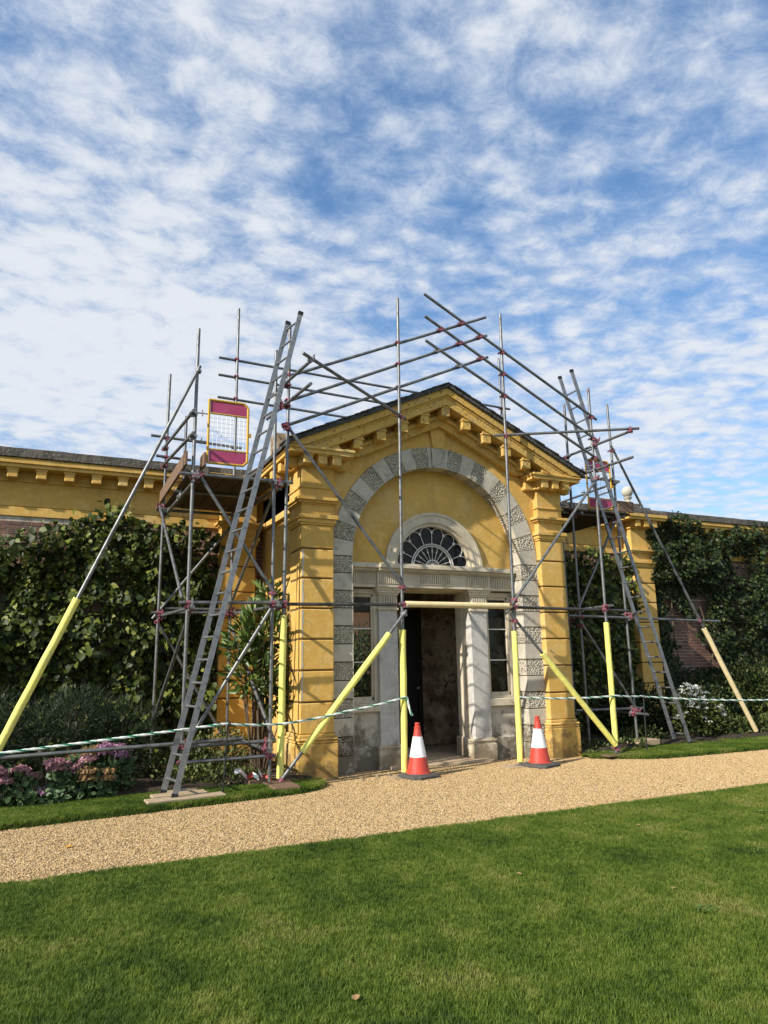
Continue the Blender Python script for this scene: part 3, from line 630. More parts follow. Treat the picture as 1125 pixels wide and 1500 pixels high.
# ================================================================== GARDEN WALLS
WY = 2.6
bric = [MB().box(0, .215, -.006, .05, 0, .065, b=.004).mesh('brick', 'brick'), MB().box(0, .215, -.008, .05, 0, .065, b=.005).mesh('brick', 'brick2'), MB().box(0, .102, -.007, .05, 0, .065, b=.004).mesh('brick', 'brick2'), MB().box(0, .102, -.005, .05, 0, .065, b=.004).mesh('brick', 'brick')]
def brick_mat():
    m = bpy.data.materials.new('brickwork'); m.use_nodes = True; t = m.node_tree; b = t.nodes['Principled BSDF']; b.inputs['Roughness'].default_value = .92
    g = N(t, 'ShaderNodeNewGeometry'); sp = N(t, 'ShaderNodeSeparateXYZ'); L(t, g.outputs['Position'], sp.inputs[0]); cb = N(t, 'ShaderNodeCombineXYZ'); L(t, sp.outputs[0], cb.inputs[0]); L(t, sp.outputs[2], cb.inputs[1])
    k = N(t, 'ShaderNodeTexBrick'); L(t, cb.outputs[0], k.inputs['Vector']); k.inputs['Scale'].default_value = 1; k.inputs['Brick Width'].default_value = .225; k.inputs['Row Height'].default_value = .075; k.inputs['Mortar Size'].default_value = .006
    k.inputs['Color1'].default_value = (.24, .12, .08, 1); k.inputs['Color2'].default_value = (.14, .08, .065, 1); k.inputs['Mortar'].default_value = (.36, .31, .25, 1)
    L(t, k.outputs['Color'], b.inputs['Base Color']); bp = N(t, 'ShaderNodeBump'); bp.invert = True; bp.inputs['Distance'].default_value = .01; L(t, k.outputs['Fac'], bp.inputs['Height']); L(t, bp.outputs[0], b.inputs['Normal']); return m
MT['brickwork'] = brick_mat()
def garden_wall(x0, x1, label, patches, mod0):
    t = thing('garden_wall', ((x0+x1)/2, WY+.2, 0), label, 'wall')
    w_ = MB().box(x0, x1, WY+.008, WY+.45, -.05, 4.05)
    wall = w_.build('brick_wall', 'brickwork', t)
    e = MB()
    for z0, z1, y in ((4.05,4.2,-.03),(4.215,4.62,-.015),(4.2,4.216,.0),(4.617,4.66,-.05),(4.655,4.80,-.035),(4.795,4.86,-.30),(4.857,4.93,-.335),(4.927,4.96,-.31)): e.box(x0, x1, WY+y, WY+.5, z0, z1, b=.004)
    e = e.build('entablature', 'ochre', t)
    x = mod0
    while x < x1-.1:
        if x > x0+.08: MB().box(x-.078, x+.078, WY-.26, WY-.03, 4.635, 4.797, b=.012).box(x-.09, x+.09, WY-.272, WY-.03, 4.76, 4.794, b=.004).build('modillion', 'ochre', e)
        x += .42
    cop = MB(); n_ = int((x1-x0)/.22); vs = []; fs = []
    for i in range(n_+1):
        x = x0+(x1-x0)*i/n_; j = .012*noise.noise((x*3, 1, 0)); k = .014*noise.noise((x*4, 5, 0))
        vs += [(x, WY-.36+j, 4.957), (x, WY-.365+j, 5.10+k), (x, WY+.1, 5.19+k), (x, WY+.55, 5.08), (x, WY+.55, 4.957)]
    for i in range(n_):
        for q in range(4): fs.append((5*i+q, 5*i+q+1, 5*i+6+q, 5*i+5+q))
    fs += [(0,1,2,3,4), tuple(5*n_+q for q in (4,3,2,1,0))]
    cop.add(vs, fs).build('coping', 'stone_dark', t)
    for (a, b, c, d, ragg) in patches:
        MB().box(a-.1, b+.1, WY+.002, WY+.006, c-.02, d+.02).build('mortar_bed', 'mortar', wall)
        r = int((d-c)/.075)
        for j in range(r):
            x = a-(.112 if j % 2 else 0)+rnd.uniform(-.01, .01); q = j
            while x < b:
                hd = (q % 3 == 2); me = bric[rnd.choice((2, 3)) if hd else rnd.choice((0, 0, 1))]
                put('brick', me, wall, loc=(x, WY+rnd.uniform(-.006, .003), c+j*.075)); x += .112 if hd else .225; q += 1
    return t
wl = garden_wall(-8.5, .1, 'brick garden wall with ochre cornice behind the large-leaved climber', [(-4.9, -2.6, 3.45, 4.05, 0)], -8.44+.145)
wr = garden_wall(4.87, 15.5, 'brick garden wall topped by a stone ball finial, half hidden by ivy', [(9.75, 11.6, 1.35, 3.0, 0)], 5.6)
def wall_pier(t, x0, x1, finial):
    p = MB().box(x0+.01, x1-.01, WY-.28, WY+.1, 0, 4.7).build('pier', 'joint', t)
    for a, b in zip(JZ, JZ[1:]): MB().box(x0, x1, WY-.30, WY+.1, a+.012, b-.012, b=.012).build('pier_block', 'ochre', p)
    MB().box(x0-.05, x1+.05, WY-.35, WY+.1, -.05, .6, b=.02).build('plinth', 'ochre', p)
    c = MB()
    for z0, z1, q in ((3.703,3.74,.015),(3.737,3.8,.032),(3.797,3.86,.058),(3.857,4.025,.0),(4.022,4.05,.02),(4.047,4.085,.05),(4.082,4.13,.085),(4.127,4.62,.002),(4.617,4.66,.04),(4.655,4.8,.03),(4.797,4.86,.27),(4.857,4.93,.30)):
        c.box(x0-q, x1+q, WY-.30-q, WY+.1, z0, z1, b=.005)
    for x in (x0+.05, (x0+x1)/2, x1-.05): c.box(x-.075, x+.075, WY-.53, WY-.3, 4.635, 4.797, b=.01)
    c.build('capital', 'ochre', p)
    if finial:
        cx, cy = (x0+x1)/2, WY+.0
        k = MB().box(x0-.28, x1+.28, WY-.58, WY+.5, 4.93, 5.03, b=.015).box(cx-.36, cx+.36, cy-.36, cy+.36, 5.03, 5.15, b=.02).box(cx-.2, cx+.2, cy-.2, cy+.2, 5.15, 5.28, b=.02).build('pedestal', 'stone_dark', p)
        pr = [(.11,5.27),(.12,5.30),(.07,5.33),(.06,5.40),(.10,5.44),(.105,5.46),(.06,5.475)]+[(max(.012, .135*math.sin(a)), 5.60-.135*math.cos(a)) for a in [math.pi*(.14+.86*i/14) for i in range(15)]]
        MB().lathe(pr, (cx, cy, 0), 28).build('ball_finial', 'stone', p, smooth=True)
wall_pier(wl, -.72, -.1, False); wall_pier(wr, 8.86, 9.48, True)

# ================================================================== SCAFFOLDING
scf = thing('scaffolding', (XC, -.45, 0), 'steel tube scaffolding of two towers joined across the front of the pavilion', 'scaffolding')
TUBES = []
def T(name, p0, p1, m='galv', sleeve=None):
    o = MB().tube(p0, p1, .0243, 14).build(name, m, scf, smooth=True)
    p0, p1 = Vector(p0), Vector(p1); TUBES.append((p0, p1))
    if sleeve:
        a, b, sm = sleeve; q = lambda f: p0+(p1-p0)*f
        mb = MB(); k = 9; pts = [q(a+(b-a)*i/k)+Vector((rnd.uniform(-.003, .003), rnd.uniform(-.003, .003), 0)) for i in range(k+1)]
        d = (p1-p0).normalized(); ax = d.orthogonal().normalized(); ay = d.cross(ax); vs = []; nn = 16
        for p in pts:
            rr = .047+rnd.uniform(-.0015, .0015); vs += [p+(ax*math.cos(2*math.pi*i/nn)+ay*math.sin(2*math.pi*i/nn))*rr for i in range(nn)]
        fs = [(j*nn+i, j*nn+(i+1) % nn, (j+1)*nn+(i+1) % nn, (j+1)*nn+i) for j in range(k) for i in range(nn)]+[tuple(range(nn)), tuple(range(k*nn, (k+1)*nn))]
        mb.add(vs, fs).build('foam_sleeve', sm, o, smooth=True)
    return o
def fr(z, zt, zb): return (z-zb)/(zt-zb)
F = -.45
# standards of the front frame
T('standard', (-.42, F, .05), (-.355, F, 6.72), sleeve=(.012, .335, 'foam'))          # D
T('standard', (1.44, F, .03), (1.50, F, 7.56), sleeve=(.005, .274, 'foam'))
T('standard', (3.455, F, .03), (3.545, F, 7.69), sleeve=(.005, .268, 'foam'))
T('standard', (5.40, F, .05), (5.44, F, 6.57), sleeve=(.03, .335, 'foam'))
# left tower
LA, LE_, LB, LC = (-1.72, F), (-.565, F), (-1.78, 1.975), (-.605, 1.975)
T('standard', (*LA, .08), (LA[0], LA[1], 6.38)); T('standard', (*LE_, .12), (LE_[0], LE_[1], 6.25))
T('standard', (*LB, .12), (LB[0], LB[1], 6.63)); T('standard', (*LC, .12), (LC[0], LC[1], 8.13)); T('standard', (-1.457, 2.06, 4.3), (-1.457, 2.06, 5.93))
# left tower ledgers and transoms, lower lift
T('ledger', (-1.84, F-.05, 2.43), (-.40, F-.05, 2.46)); T('ledger', (-1.66, 2.025, 2.55), (-.25, 2.025, 2.54)); T('ledger', (-1.9, 1.925, 2.47), (-.2, 1.925, 2.49))
T('transom', (-1.67, -.62, 2.37), (-1.73, 2.15, 2.43)); T('transom', (-.50, -.62, 2.41), (-.555, 2.2, 2.48))
# platform lift
T('ledger', (-1.9, F-.05, 4.19), (-.30, F-.05, 4.20)); T('ledger', (-1.9, 2.025, 4.2), (-.3, 2.025, 4.2))
T('transom', (-1.67, -.6, 4.14), (-1.73, 2.2, 4.14)); T('transom', (-.5, -.6, 4.14), (-.55, 2.2, 4.14)); T('transom', (-1.8, .75, 4.235), (-.35, .75, 4.235))
# guard rails
T('guard_rail', (-1.77, -.62, 5.07), (-1.83, 2.1, 5.28)); T('guard_rail', (-1.77, -.66, 4.73), (-1.83, 2.1, 4.97))
T('guard_rail', (-2.05, 1.925, 5.46), (-.50, 1.925, 5.41)); T('guard_rail', (-1.95, 1.925, 5.11), (-1.36, 1.99, 5.11))
# braces of the left tower
T('brace', (-1.66, -.52, 4.21), (-.57, -.52, 2.60)); T('brace', (-1.84, 1.97, 4.25), (-1.78, -.36, 2.5)); T('brace', (-1.86, 2.05, 2.38), (-.52, 2.05, 4.12))
T('brace', (-1.66, -.35, 2.36), (-1.83, 1.75, .72)); T('brace', (-.60, -.51, 2.37), (-1.68, -.51, .62)); T('brace', (-.62, 1.9, 2.3), (-.50, -.40, .62))
T('brace', (-.66, 1.9, 2.5), (-.5, -.2, 4.1)); T('brace', (-1.76, 2.05, 2.3), (-.66, 2.05, .5))
# foot tubes
T('foot_tube', (-4.6, F-.055, .60), (-.95, F-.055, .672)); T('foot_tube', (-1.85, -.40, .60), (-.48, -.40, .61)); T('foot_tube', (-1.75, -.5, .42), (-.50, -.5, .43))
T('foot_tube', (-.61, -.6, .5), (-.66, 2.1, .53))
# raker on the left
T('raker', (-1.69, -.50, 5.79), (-4.07, -.50, .04), sleeve=(.58, .985, 'foam'))
# front ledger over the door
T('ledger', (-.55, F+.05, 2.445), (1.50, F+.05, 2.475), 'galv_dark'); T('ledger', (1.40, F-.05, 2.475), (3.52, F-.05, 2.478), sleeve=(.045, .945, 'foam2')); T('ledger', (3.36, F+.05, 2.472), (5.98, F+.05, 2.45), 'galv_dark')
# face braces and low rakers
T('brace', (-.42, F-.055, 5.09), (1.50, F-.055, 2.69)); T('brace', (5.47, F-.055, 4.87), (3.30, F-.055, 2.366))
T('raker', (1.50, F-.055, 2.38), (-.46, F-.055, .06), sleeve=(.15, .835, 'foam')); T('raker', (3.39, F-.055, 2.35), (5.42, F-.055, .13), sleeve=(.285, .965, 'foam'))
# guard rails following the gable
for (z0, z1, w0, w1) in ((5.87, 7.60, 7.72, 5.95), (5.47, 7.25, 7.31, 5.53), (5.09, 6.84, 6.87, 5.16)):
    T('guard_rail', (-.40, F+.052, z0), (3.27, F+.052, z1)); T('guard_rail', (1.98, F-.002 if z0 > 9 else F-.052, w0), (5.53, F-.052, w1))
# high rails behind the roof ridge
for z in (7.12, 6.785, 6.355): T('guard_rail', (-.93, 2.03, z), (5.55 if z > 7 else 3.6, 2.2, z-.03))
T('standard', (5.36, 2.25, 3.9), (5.36, 2.25, 8.3))
# outriggers and plan braces at the two front corners
T('transom', (-.395, -1.56, 5.655), (-.47, .25, 5.76)); T('transom', (-.395, -1.56, 5.32), (-.47, .35, 5.44)); T('plan_brace', (-.55, -1.66, 5.70), (1.62, -.40, 5.47))
T('transom', (5.475, -1.36, 5.45), (5.455, .55, 5.46)); T('transom', (5.475, -1.36, 4.985), (5.455, .40, 5.01)); T('plan_brace', (5.62, -1.42, 5.50), (3.32, -.40, 5.40))
# right tower
RA, RB, RC, RD = (5.505, .33), (6.63, .33), (5.55, 2.1), (6.68, 2.1)
T('standard', (*RA, .1), (RA[0], RA[1], 6.55)); T('standard', (*RB, .1), (RB[0]-.02, RB[1], 6.70)); T('standard', (*RC, .1), (*RC, 6.2)); T('standard', (*RD, .1), (*RD, 6.0))
T('ledger', (5.2, .28, 2.40), (9.05, .28, 2.33)); T('ledger', (5.3, .38, 4.36), (6.85, .38, 4.36)); T('ledger', (5.3, 2.15, 4.36), (6.85, 2.15, 4.36))
T('transom', (5.46, -.6, 2.52), (5.50, 2.2, 2.5)); T('transom', (6.68, .1, 2.45), (6.73, 2.2, 2.45)); T('transom', (5.55, .1, 4.31), (5.6, 2.25, 4.31)); T('transom', (6.58, .1, 4.31), (6.63, 2.25, 4.31))
T('brace', (6.6, .40, 4.25), (5.42, .40, 2.35)); T('brace', (5.45, .27, 2.3), (6.68, .27, .62)); T('brace', (5.48, 2.05, 2.3), (6.7, 2.05, .5)); T('brace', (5.56, 2.0, 2.9), (5.46, .45, 2.2))
T('foot_tube', (5.3, .38, .72), (6.9, .38, .70)); T('foot_tube', (6.58, -.05, .62), (6.6, .9, .62))
T('raker', (6.56, .27, 5.80), (9.78, .27, .06), sleeve=(.63, .985, 'foam2'))
T('guard_rail', (6.57, .15, 5.02), (6.62, 2.2, 5.0)); T('guard_rail', (5.3, 2.15, 5.0), (6.9, 2.15, 5.0)); T('guard_rail', (5.4, .38, 5.1), (6.8, .38, 5.1)); T('base_jack', (5.40, F, .02), (5.40, F, .1))
# couplers wherever two tubes pass each other
def closest(a0, a1, b0, b1):
    u, v, w0 = a1-a0, b1-b0, a0-b0; a, b, c, d, e = u.dot(u), u.dot(v), v.dot(v), u.dot(w0), v.dot(w0); D = a*c-b*b
    if D < 1e-5*a*c: return None
    s, t = (b*e-c*d)/D, (a*e-b*d)/D
    if not (-.02 <= s <= 1.02 and -.02 <= t <= 1.02): return None
    return a0+u*s, b0+v*t, u.normalized(), v.normalized()
for i in range(len(TUBES)):
    for j in range(i):
        r = closest(*TUBES[i], *TUBES[j])
        if not r or (r[0]-r[1]).length > .115: continue
        p, q, u, v = r; c = (p+q)/2; nrm = u.cross(v).normalized(); mb = MB()
        mb.tube(p-u*.026, p+u*.026, .031, 10).tube(q-v*.026, q+v*.026, .031, 10)
        mb.tube(p-nrm*.0, q, .026, 8) if (p-q).length > .01 else None
        k = u.cross(nrm).normalized(); mb.tube(p+k*.04-nrm*.035, p+k*.04+nrm*.04, .009, 6).tube(p+k*.04+nrm*.03, p+k*.04+nrm*.05, .016, 6).tube(p+k*.02, p+k*.052, .02, 6)
        k = v.cross(nrm).normalized(); mb.tube(q-k*.04-nrm*.05, q-k*.04+nrm*.035, .009, 6).tube(q-k*.04-nrm*.055, q-k*.04-nrm*.035, .016, 6).tube(q-k*.02, q-k*.052, .02, 6)
        mb.build('coupler', 'pink' if rnd.random() < .72 else 'zinc', scf)
for x, y in ((-.42, F), (1.44, F), (3.455, F), (5.40, F), LA, LE_, LB, LC, RA, RB):
    z = .012 if .5 < x < 4.5 else .085
    MB().box(x-.075, x+.075, y-.075, y+.075, z, z+.008).tube((x, y, z+.004), (x, y, z+.12), .019, 10).build('base_plate', 'zinc', scf)

# boards lying on the scaffold and under its feet
def board(name, x0, x1, y0, y1, z0, z1, label, cat, m='board', group=None, rz=0, bev=.006):
    c = ((x0+x1)/2, (y0+y1)/2, z0); o = MB().box(x0-c[0], x1-c[0], y0-c[1], y1-c[1], 0, z1-z0, b=bev).build(name, m)
    o.location = c; o.rotation_euler.z = rz; return tag(o, label, cat, group)
for k in range(5):
    board('scaffold_board', -1.74+k*.262, -1.74+k*.262+.254, -.20+rnd.uniform(-.03, .02), 2.12+rnd.uniform(-.04, .04), 4.275, 4.313, 'timber deck board of the scaffold platform with the ladder leaning past it at left', 'board', 'deck', group='deck boards of the left platform')
for k in range(6):
    board('scaffold_board', 5.36+k*.25, 5.36+k*.25+.243, .24+rnd.uniform(-.04, .04), 2.25, 4.386, 4.424, 'timber deck board of the scaffold platform on the right, beside the ball finial', 'board', 'deck', group='deck boards of the right platform')
board('toe_board', -1.845, -1.807, -.5, 2.05, 4.315, 4.515, 'brown toe board along the left edge of the left platform', 'board')
board('toe_board', -1.60, -1.56, -.55, -.25, 4.318, 4.51, 'short upright board end beside the left safety gate', 'board')
board('toe_board', 6.55, 6.95, .2, .238, 4.43, 4.65, 'brown toe board on the right platform next to the ball finial', 'board')
board('sole_board', -2.20, -1.28, -1.10, -.88, .055, .095, 'pale timber plank under the feet of the left ladder, nearest the path', 'board', 'board_pale', rz=.09)
board('sole_board', -2.10, -1.45, -.83, -.62, .06, .10, 'second timber plank behind the one under the left ladder', 'board', 'board_pale', rz=.08)
board('sole_board', -1.95, -1.5, -.56, -.34, .055, .085, 'short plank under the outer standard of the left tower', 'board', 'board_pale', rz=.05)
board('sole_board', -.64, -.30, -.98, -.36, .045, .095, 'brown plank block under the foot of the left yellow raker', 'board', rz=-.02)
board('sole_board', -.85, -.35, -.36, -.13, .06, .12, 'weathered plank under the standard behind the left yellow sleeve', 'board', rz=.2)
board('sole_board', 1.20, 1.62, -.58, -.33, .005, .014, 'thin grey base board under the pole beside the left cone', 'board', 'board_pale')
board('sole_board', 3.15, 3.60, -.60, -.32, .005, .016, 'thin grey base board under the pole beside the right cone', 'board', 'board_pale')
board('sole_board', 5.05, 5.75, -.66, -.36, .045, .07, 'flat board under the foot of the right yellow raker', 'board')
board('sole_board', 6.45, 6.95, .1, .45, .06, .16, 'stone block under the right tower pole by the rope pin', 'block', 'board_pale')
board('sole_board', 7.25, 7.85, -.32, -.02, .05, .068, 'pale flat board under the foot of the right ladder', 'board', 'board_pale', rz=.1)

# ladders
def ladder(foot, top, y0, y1, label, n, off):
    t = thing('ladder', (foot[0], (y0+y1)/2, foot[1]), label, 'ladder')
    d = Vector((top[0]-foot[0], 0, top[1]-foot[1])); ln = d.length; d.normalize(); a = Vector((d.z, 0, -d.x))
    for y, sx in ((y0, off), (y1, -off)):
        p0 = Vector((foot[0]+sx, y, foot[1]-sx*.0)); p1 = p0+d*ln; hw, hd = .014, .034
        vs = [p+a*hd*i+Vector((0, hw*j, 0)) for p in (p0, p1) for i, j in ((-1,-1),(1,-1),(1,1),(-1,1))]
        r = MB().add(vs, [(3,2,1,0),(4,5,6,7),(0,1,5,4),(1,2,6,5),(2,3,7,6),(3,0,4,7)]).build('rail', 'alu', t)
        for pc, e in ((p0, -1), (p1, 1)):
            vs = [p+a*(hd+.004)*i+Vector((0, (hw+.004)*j, 0)) for p in (pc-d*.02, pc+d*.035) for i, j in ((-1,-1),(1,-1),(1,1),(-1,1))]
            MB().add(vs, [(3,2,1,0),(4,5,6,7),(0,1,5,4),(1,2,6,5),(2,3,7,6),(3,0,4,7)]).build('end_cap', 'lead', r)
    k = .17
    while k < ln-.1:
        c = Vector((foot[0], 0, foot[1]))+d*k; MB().tube((c.x+off, y0-.02, c.z), (c.x-off, y1+.02, c.z), .0155, 10).build('rung', 'alu', t, smooth=True)
        for y, sx in ((y0, off), (y1, -off)):
            pass
        k += .292
ladder((-1.905, .10), (-.40, 6.64), -.975, -.61, 'aluminium ladder leaning against the scaffold tower left of the arch', 26, .04)
ladder((7.45, .075), (5.36, 7.03), -.13, .22, 'aluminium ladder leaning against the scaffold tower right of the arch', 26, .0)

# safety gates
def gate(x0, x1, y, z0, z1, label):
    t = thing('safety_gate', ((x0+x1)/2, y, z0), label, 'gate'); r = .018
    c = .06; pts = [(x0, z0), (x0, z1), (x1-c, z1), (x1, z1-c), (x1, z0+c), (x1-c, z0)]; mb = MB()
    for (a, b), (e, f) in zip(pts, pts[1:]+pts[:1]): mb.tube((a, y, b), (e, y, f), r, 10)
    h = (z1-z0); za, zb = z0+h*.215, z1-h*.215
    mb.tube((x0, y, za), (x1, y, za), .013, 8).tube((x0, y, zb), (x1, y, zb), .013, 8)
    fr_ = mb.build('frame', 'gateyel', t, smooth=True)
    MB().box(x0+.02, x1-.02, y-.003, y+.003, zb+.015, z1-.02).build('panel', 'magenta', t); MB().box(x0+.02, x1-.02, y-.003, y+.003, z0+.02, za-.015).build('panel', 'magenta', t)
    m2 = MB(); n_ = 9
    for i in range(1, n_): m2.tube((x0+(x1-x0)*i/n_, y, za), (x0+(x1-x0)*i/n_, y, zb), .0025, 5)
    k = 8
    for i in range(1, k): m2.tube((x0, y+.004, za+(zb-za)*i/k), (x1, y+.004, za+(zb-za)*i/k), .0025, 5)
    m2.build('wire_mesh', 'wire', t)
    MB().box(x1+.01, x1+.05, y-.015, y+.015, (z0+z1)/2-.03, (z0+z1)/2+.02).build('latch', 'gateyel', t)
    hg = MB()
    for z in (z1-.22, z0+.3): hg.tube((x0-.17, y, z), (x0-.015, y, z), .009, 6).tube((x0-.09, y, z-.04), (x0-.09, y, z+.05), .009, 6)
    hg.build('hinge', 'zinc', t)
gate(-1.535, -.972, F-.01, 4.39, 5.32, 'magenta and yellow wire mesh safety gate on the left platform')
gate(5.90, 6.50, .30, 4.47, 5.45, 'magenta and yellow wire mesh safety gate on the right platform')

# traffic cones
def cone(x, y, rz, label):
    t = thing('traffic_cone', (x, y, 0), label, 'traffic cone')
    R0, R1, z0, z1 = .165, .028, .06, .755
    rad = lambda z: R0+(R1-R0)*((z-z0)/(z1-z0))
    def ring(za, zb, e): return [(rad(za+(zb-za)*i/6)+e, za+(zb-za)*i/6) for i in range(7)]
    MB().lathe([(.185,.055),(.18,.07)]+[(rad(z), z) for z in (.075,.12,.2,.3,.4,.5,.6,.66)]+[(.045,.675),(.047,.70),(.036,.708),(.034,.735),(.037,.74),(.034,.755),(.02,.757)], (x, y, 0), 32).build('body', 'cone_red', t, smooth=True)
    MB().lathe(ring(.285, .565, .003), (x, y, 0), 32).build('reflective_sleeve', 'cone_white', t, smooth=True)
    b = MB(); s = .245; c_, s_ = math.cos(rz), math.sin(rz)
    prof = [(1.0, 0), (1.0, .03), (.94, .042), (.86, .05), (.72, .062)]
    oct_ = [(-1,-.72),(-.72,-1),(.72,-1),(1,-.72),(1,.72),(.72,1),(-.72,1),(-1,.72)]
    vs = []
    for k, z in prof: vs += [(x+(a*c_-b_*s_)*s*k, y+(a*s_+b_*c_)*s*k, z+.004) for a, b_ in oct_]
    fs = [(j*8+i, j*8+(i+1) % 8, (j+1)*8+(i+1) % 8, (j+1)*8+i) for j in range(4) for i in range(8)]+[tuple(range(7, -1, -1)), tuple(range(32, 40))]
    b.add(vs, fs).build('base', 'rubber', t)
cone(1.585, -.60, .25, 'red and white traffic cone in front of the doorway, nearer the left pier')
cone(3.70, -.62, .35, 'red and white traffic cone standing by the right pier')

# barrier rope and its pins
def rope(pts, label, slack=.03):
    mb = [MB(), MB()]; P = [Vector(p) for p in pts]; out = []
    for i in range(len(P)-1):
        sag = slack*(P[i+1]-P[i]).length/2
        k = max(6, int((P[i+1]-P[i]).length/.03))
        for j in range(k): f = j/k; out.append(P[i].lerp(P[i+1], f)-Vector((0, 0, sag*4*f*(1-f))))
    out.append(P[-1]); s = 0
    for q in range(3):
        ang = 2*math.pi*q/3; prev = None; s = 0
        for i, p in enumerate(out):
            if i: s += (p-out[i-1]).length
            d = (out[min(i+1, len(out)-1)]-out[max(i-1, 0)]).normalized(); a = d.cross(Vector((0,0,1))).normalized(); c = d.cross(a); ph = ang+s*2*math.pi/.24
            cur = p+(a*math.cos(ph)+c*math.sin(ph))*.0085
            if prev is not None: mb[1 if q == 0 else 0].tube(prev, cur, .0095, 6, cap=False)
            prev = cur
    t = thing('barrier_rope', P[0], label, 'rope'); mb[0].build('white_strands', 'rope_white', t); mb[1].build('green_strand', 'rope_green', t)
rope([(-5.2, -.62, .585), (-1.19, -.70, .885)], 'green and white barrier rope in front of the pink flowers', .006)
rope([(-1.19, -.70, .875), (-.42, -.53, .83), (.5, -.55, .955), (1.45, -.50, 1.115)], 'green and white barrier rope across the left pier')
rope([(1.47, -.51, 1.115), (1.50, -.52, .97), (1.54, -.53, .85)], 'loose rope tail hanging from the pole by the doorway')
rope([(3.47, -.51, 1.04), (5.45, -.50, 1.0), (6.10, -.38, .965)], 'green and white barrier rope between the right cone and the black pin')
rope([(6.10, -.38, .965), (11.5, -.45, .80)], 'green and white barrier rope across the white flowering bush')
def pin(x, y, h, lean, label):
    t = thing('rope_pin', (x, y, .03), label, 'post'); p0, p1 = Vector((x, y, .0)), Vector((x+lean, y+.03, h))
    MB().tube(p0, p1, .011, 8).build('shaft', 'black', t, smooth=True); MB().tube(p1-Vector((0,0,.0)), p1+Vector((.012,-.025,.045)), .009, 8).tube(p1+Vector((.012,-.025,.045)), p1+Vector((.03,-.04,.01)), .009, 8).build('hook', 'black', t, smooth=True)
pin(-1.25, -.76, .86, .05, 'thin black rope pin beside the left ladder'); pin(6.03, -.5, .95, .06, 'thin black rope pin on the right verge')

# ================================================================== PLANTS
def fbm(P, s, seed):
    return np.array([noise.fractal(Vector((p[0]*s+seed, p[1]*s, p[2]*s)), 1, 2, 3) for p in P])
def wall_climber(name, label, x0, x1, top, n, size, m, y0, bulge, seed, skip=None, low=.1, holes=.0, stems=14, flat=None):
    t = thing(name, ((x0+x1)/2, y0, .05), label, 'climber')
    x = rng.uniform(x0, x1, n*2); zt = np.interp(x, [p[0] for p in top], [p[1] for p in top])+rng.normal(0, .07, n*2); z = low+(zt-low)*rng.random(n*2)**.85
    P0 = np.stack([x, np.zeros_like(x), z], 1); q = fbm(P0, 1.15, seed); q2 = fbm(P0, 3.1, seed+9)
    ok = (q+.5*q2) > holes-.62
    if skip is not None: ok &= ~skip(x, z)
    P0, q, q2 = P0[ok][:n], q[ok][:n], q2[ok][:n]; n = len(P0)
    dep = bulge*np.clip(.42+.55*q+.4*q2, .06, 1.2)*(flat(P0[:,0], P0[:,2]) if flat else 1); lay = rng.random(n)**.45
    P = P0.copy(); P[:,1] = y0-.02-dep*lay
    U = np.array([-.5, -.9, .5])+rv(n, .42); D = np.array([0, -.35, -.75])+rv(n, .55); S = size*(.4+.95*rng.random(n)**1.3)
    leaves('foliage', P, D, U, S, m, t, 1.05)
    st = MB(); r = random.Random(seed)
    for k in range(stems):
        xx = r.uniform(x0+.2, x1-.2); pts = []; zz = .05; h = np.interp(xx, [p[0] for p in top], [p[1] for p in top])*r.uniform(.7, .98)
        while zz < h: pts.append((xx, y0-.05-.03*r.random(), zz)); zz += .28; xx += r.uniform(-.14, .14)
        if len(pts) > 1: st.path(pts, [.022*(1-i/len(pts))+.005 for i in range(len(pts))], 6)
    st.build('stem', 'stem', t)
wall_climber('climbing_plant', 'large-leaved green climber covering the left wall behind the tower', -8.4, -.78,
             [(-8.4,3.9),(-4.9,3.35),(-4.25,3.5),(-3.9,3.75),(-3.3,3.95),(-2.95,4.12),(-2.6,4.34),(-2.35,4.2),(-1.9,3.98),(-1.3,4.02),(-.75,3.85)], 18500, .12, 'climber', WY, .7, 2.0, holes=-.06, stems=26)
wall_climber('climbing_plant', 'climber with sunlit upper leaves behind the right scaffold tower', 5.15, 8.95,
             [(5.15,4.0),(6,4.05),(7,3.95),(7.8,4.1),(8.95,3.9)], 8500, .11, 'climber', WY, .5, 7.0)
def bare(x, z):   # the brick patch left open
    cx = 10.05+(2.9-z)*.5; return (z > 1.4) & (z < 3.0) & (np.abs(x-cx) < .2+.5*(2.95-z)/1.5+.10*np.sin(x*11+z*17))
wall_climber('ivy', 'dark ivy hanging over the cornice at the right end of the wall', 9.35, 15.4,
             [(9.35,4.8),(10.2,5.02),(10.9,4.95),(11.3,4.72),(11.8,4.72),(12.4,5.0),(15.4,4.95)], 24000, .085, 'ivy', WY-.12, .62, 15.0, skip=bare, holes=.12, flat=lambda x, z: np.where(z < 3.4, np.clip((np.abs(x-10.1)-.3)/2.2, .16, 1), 1.0))
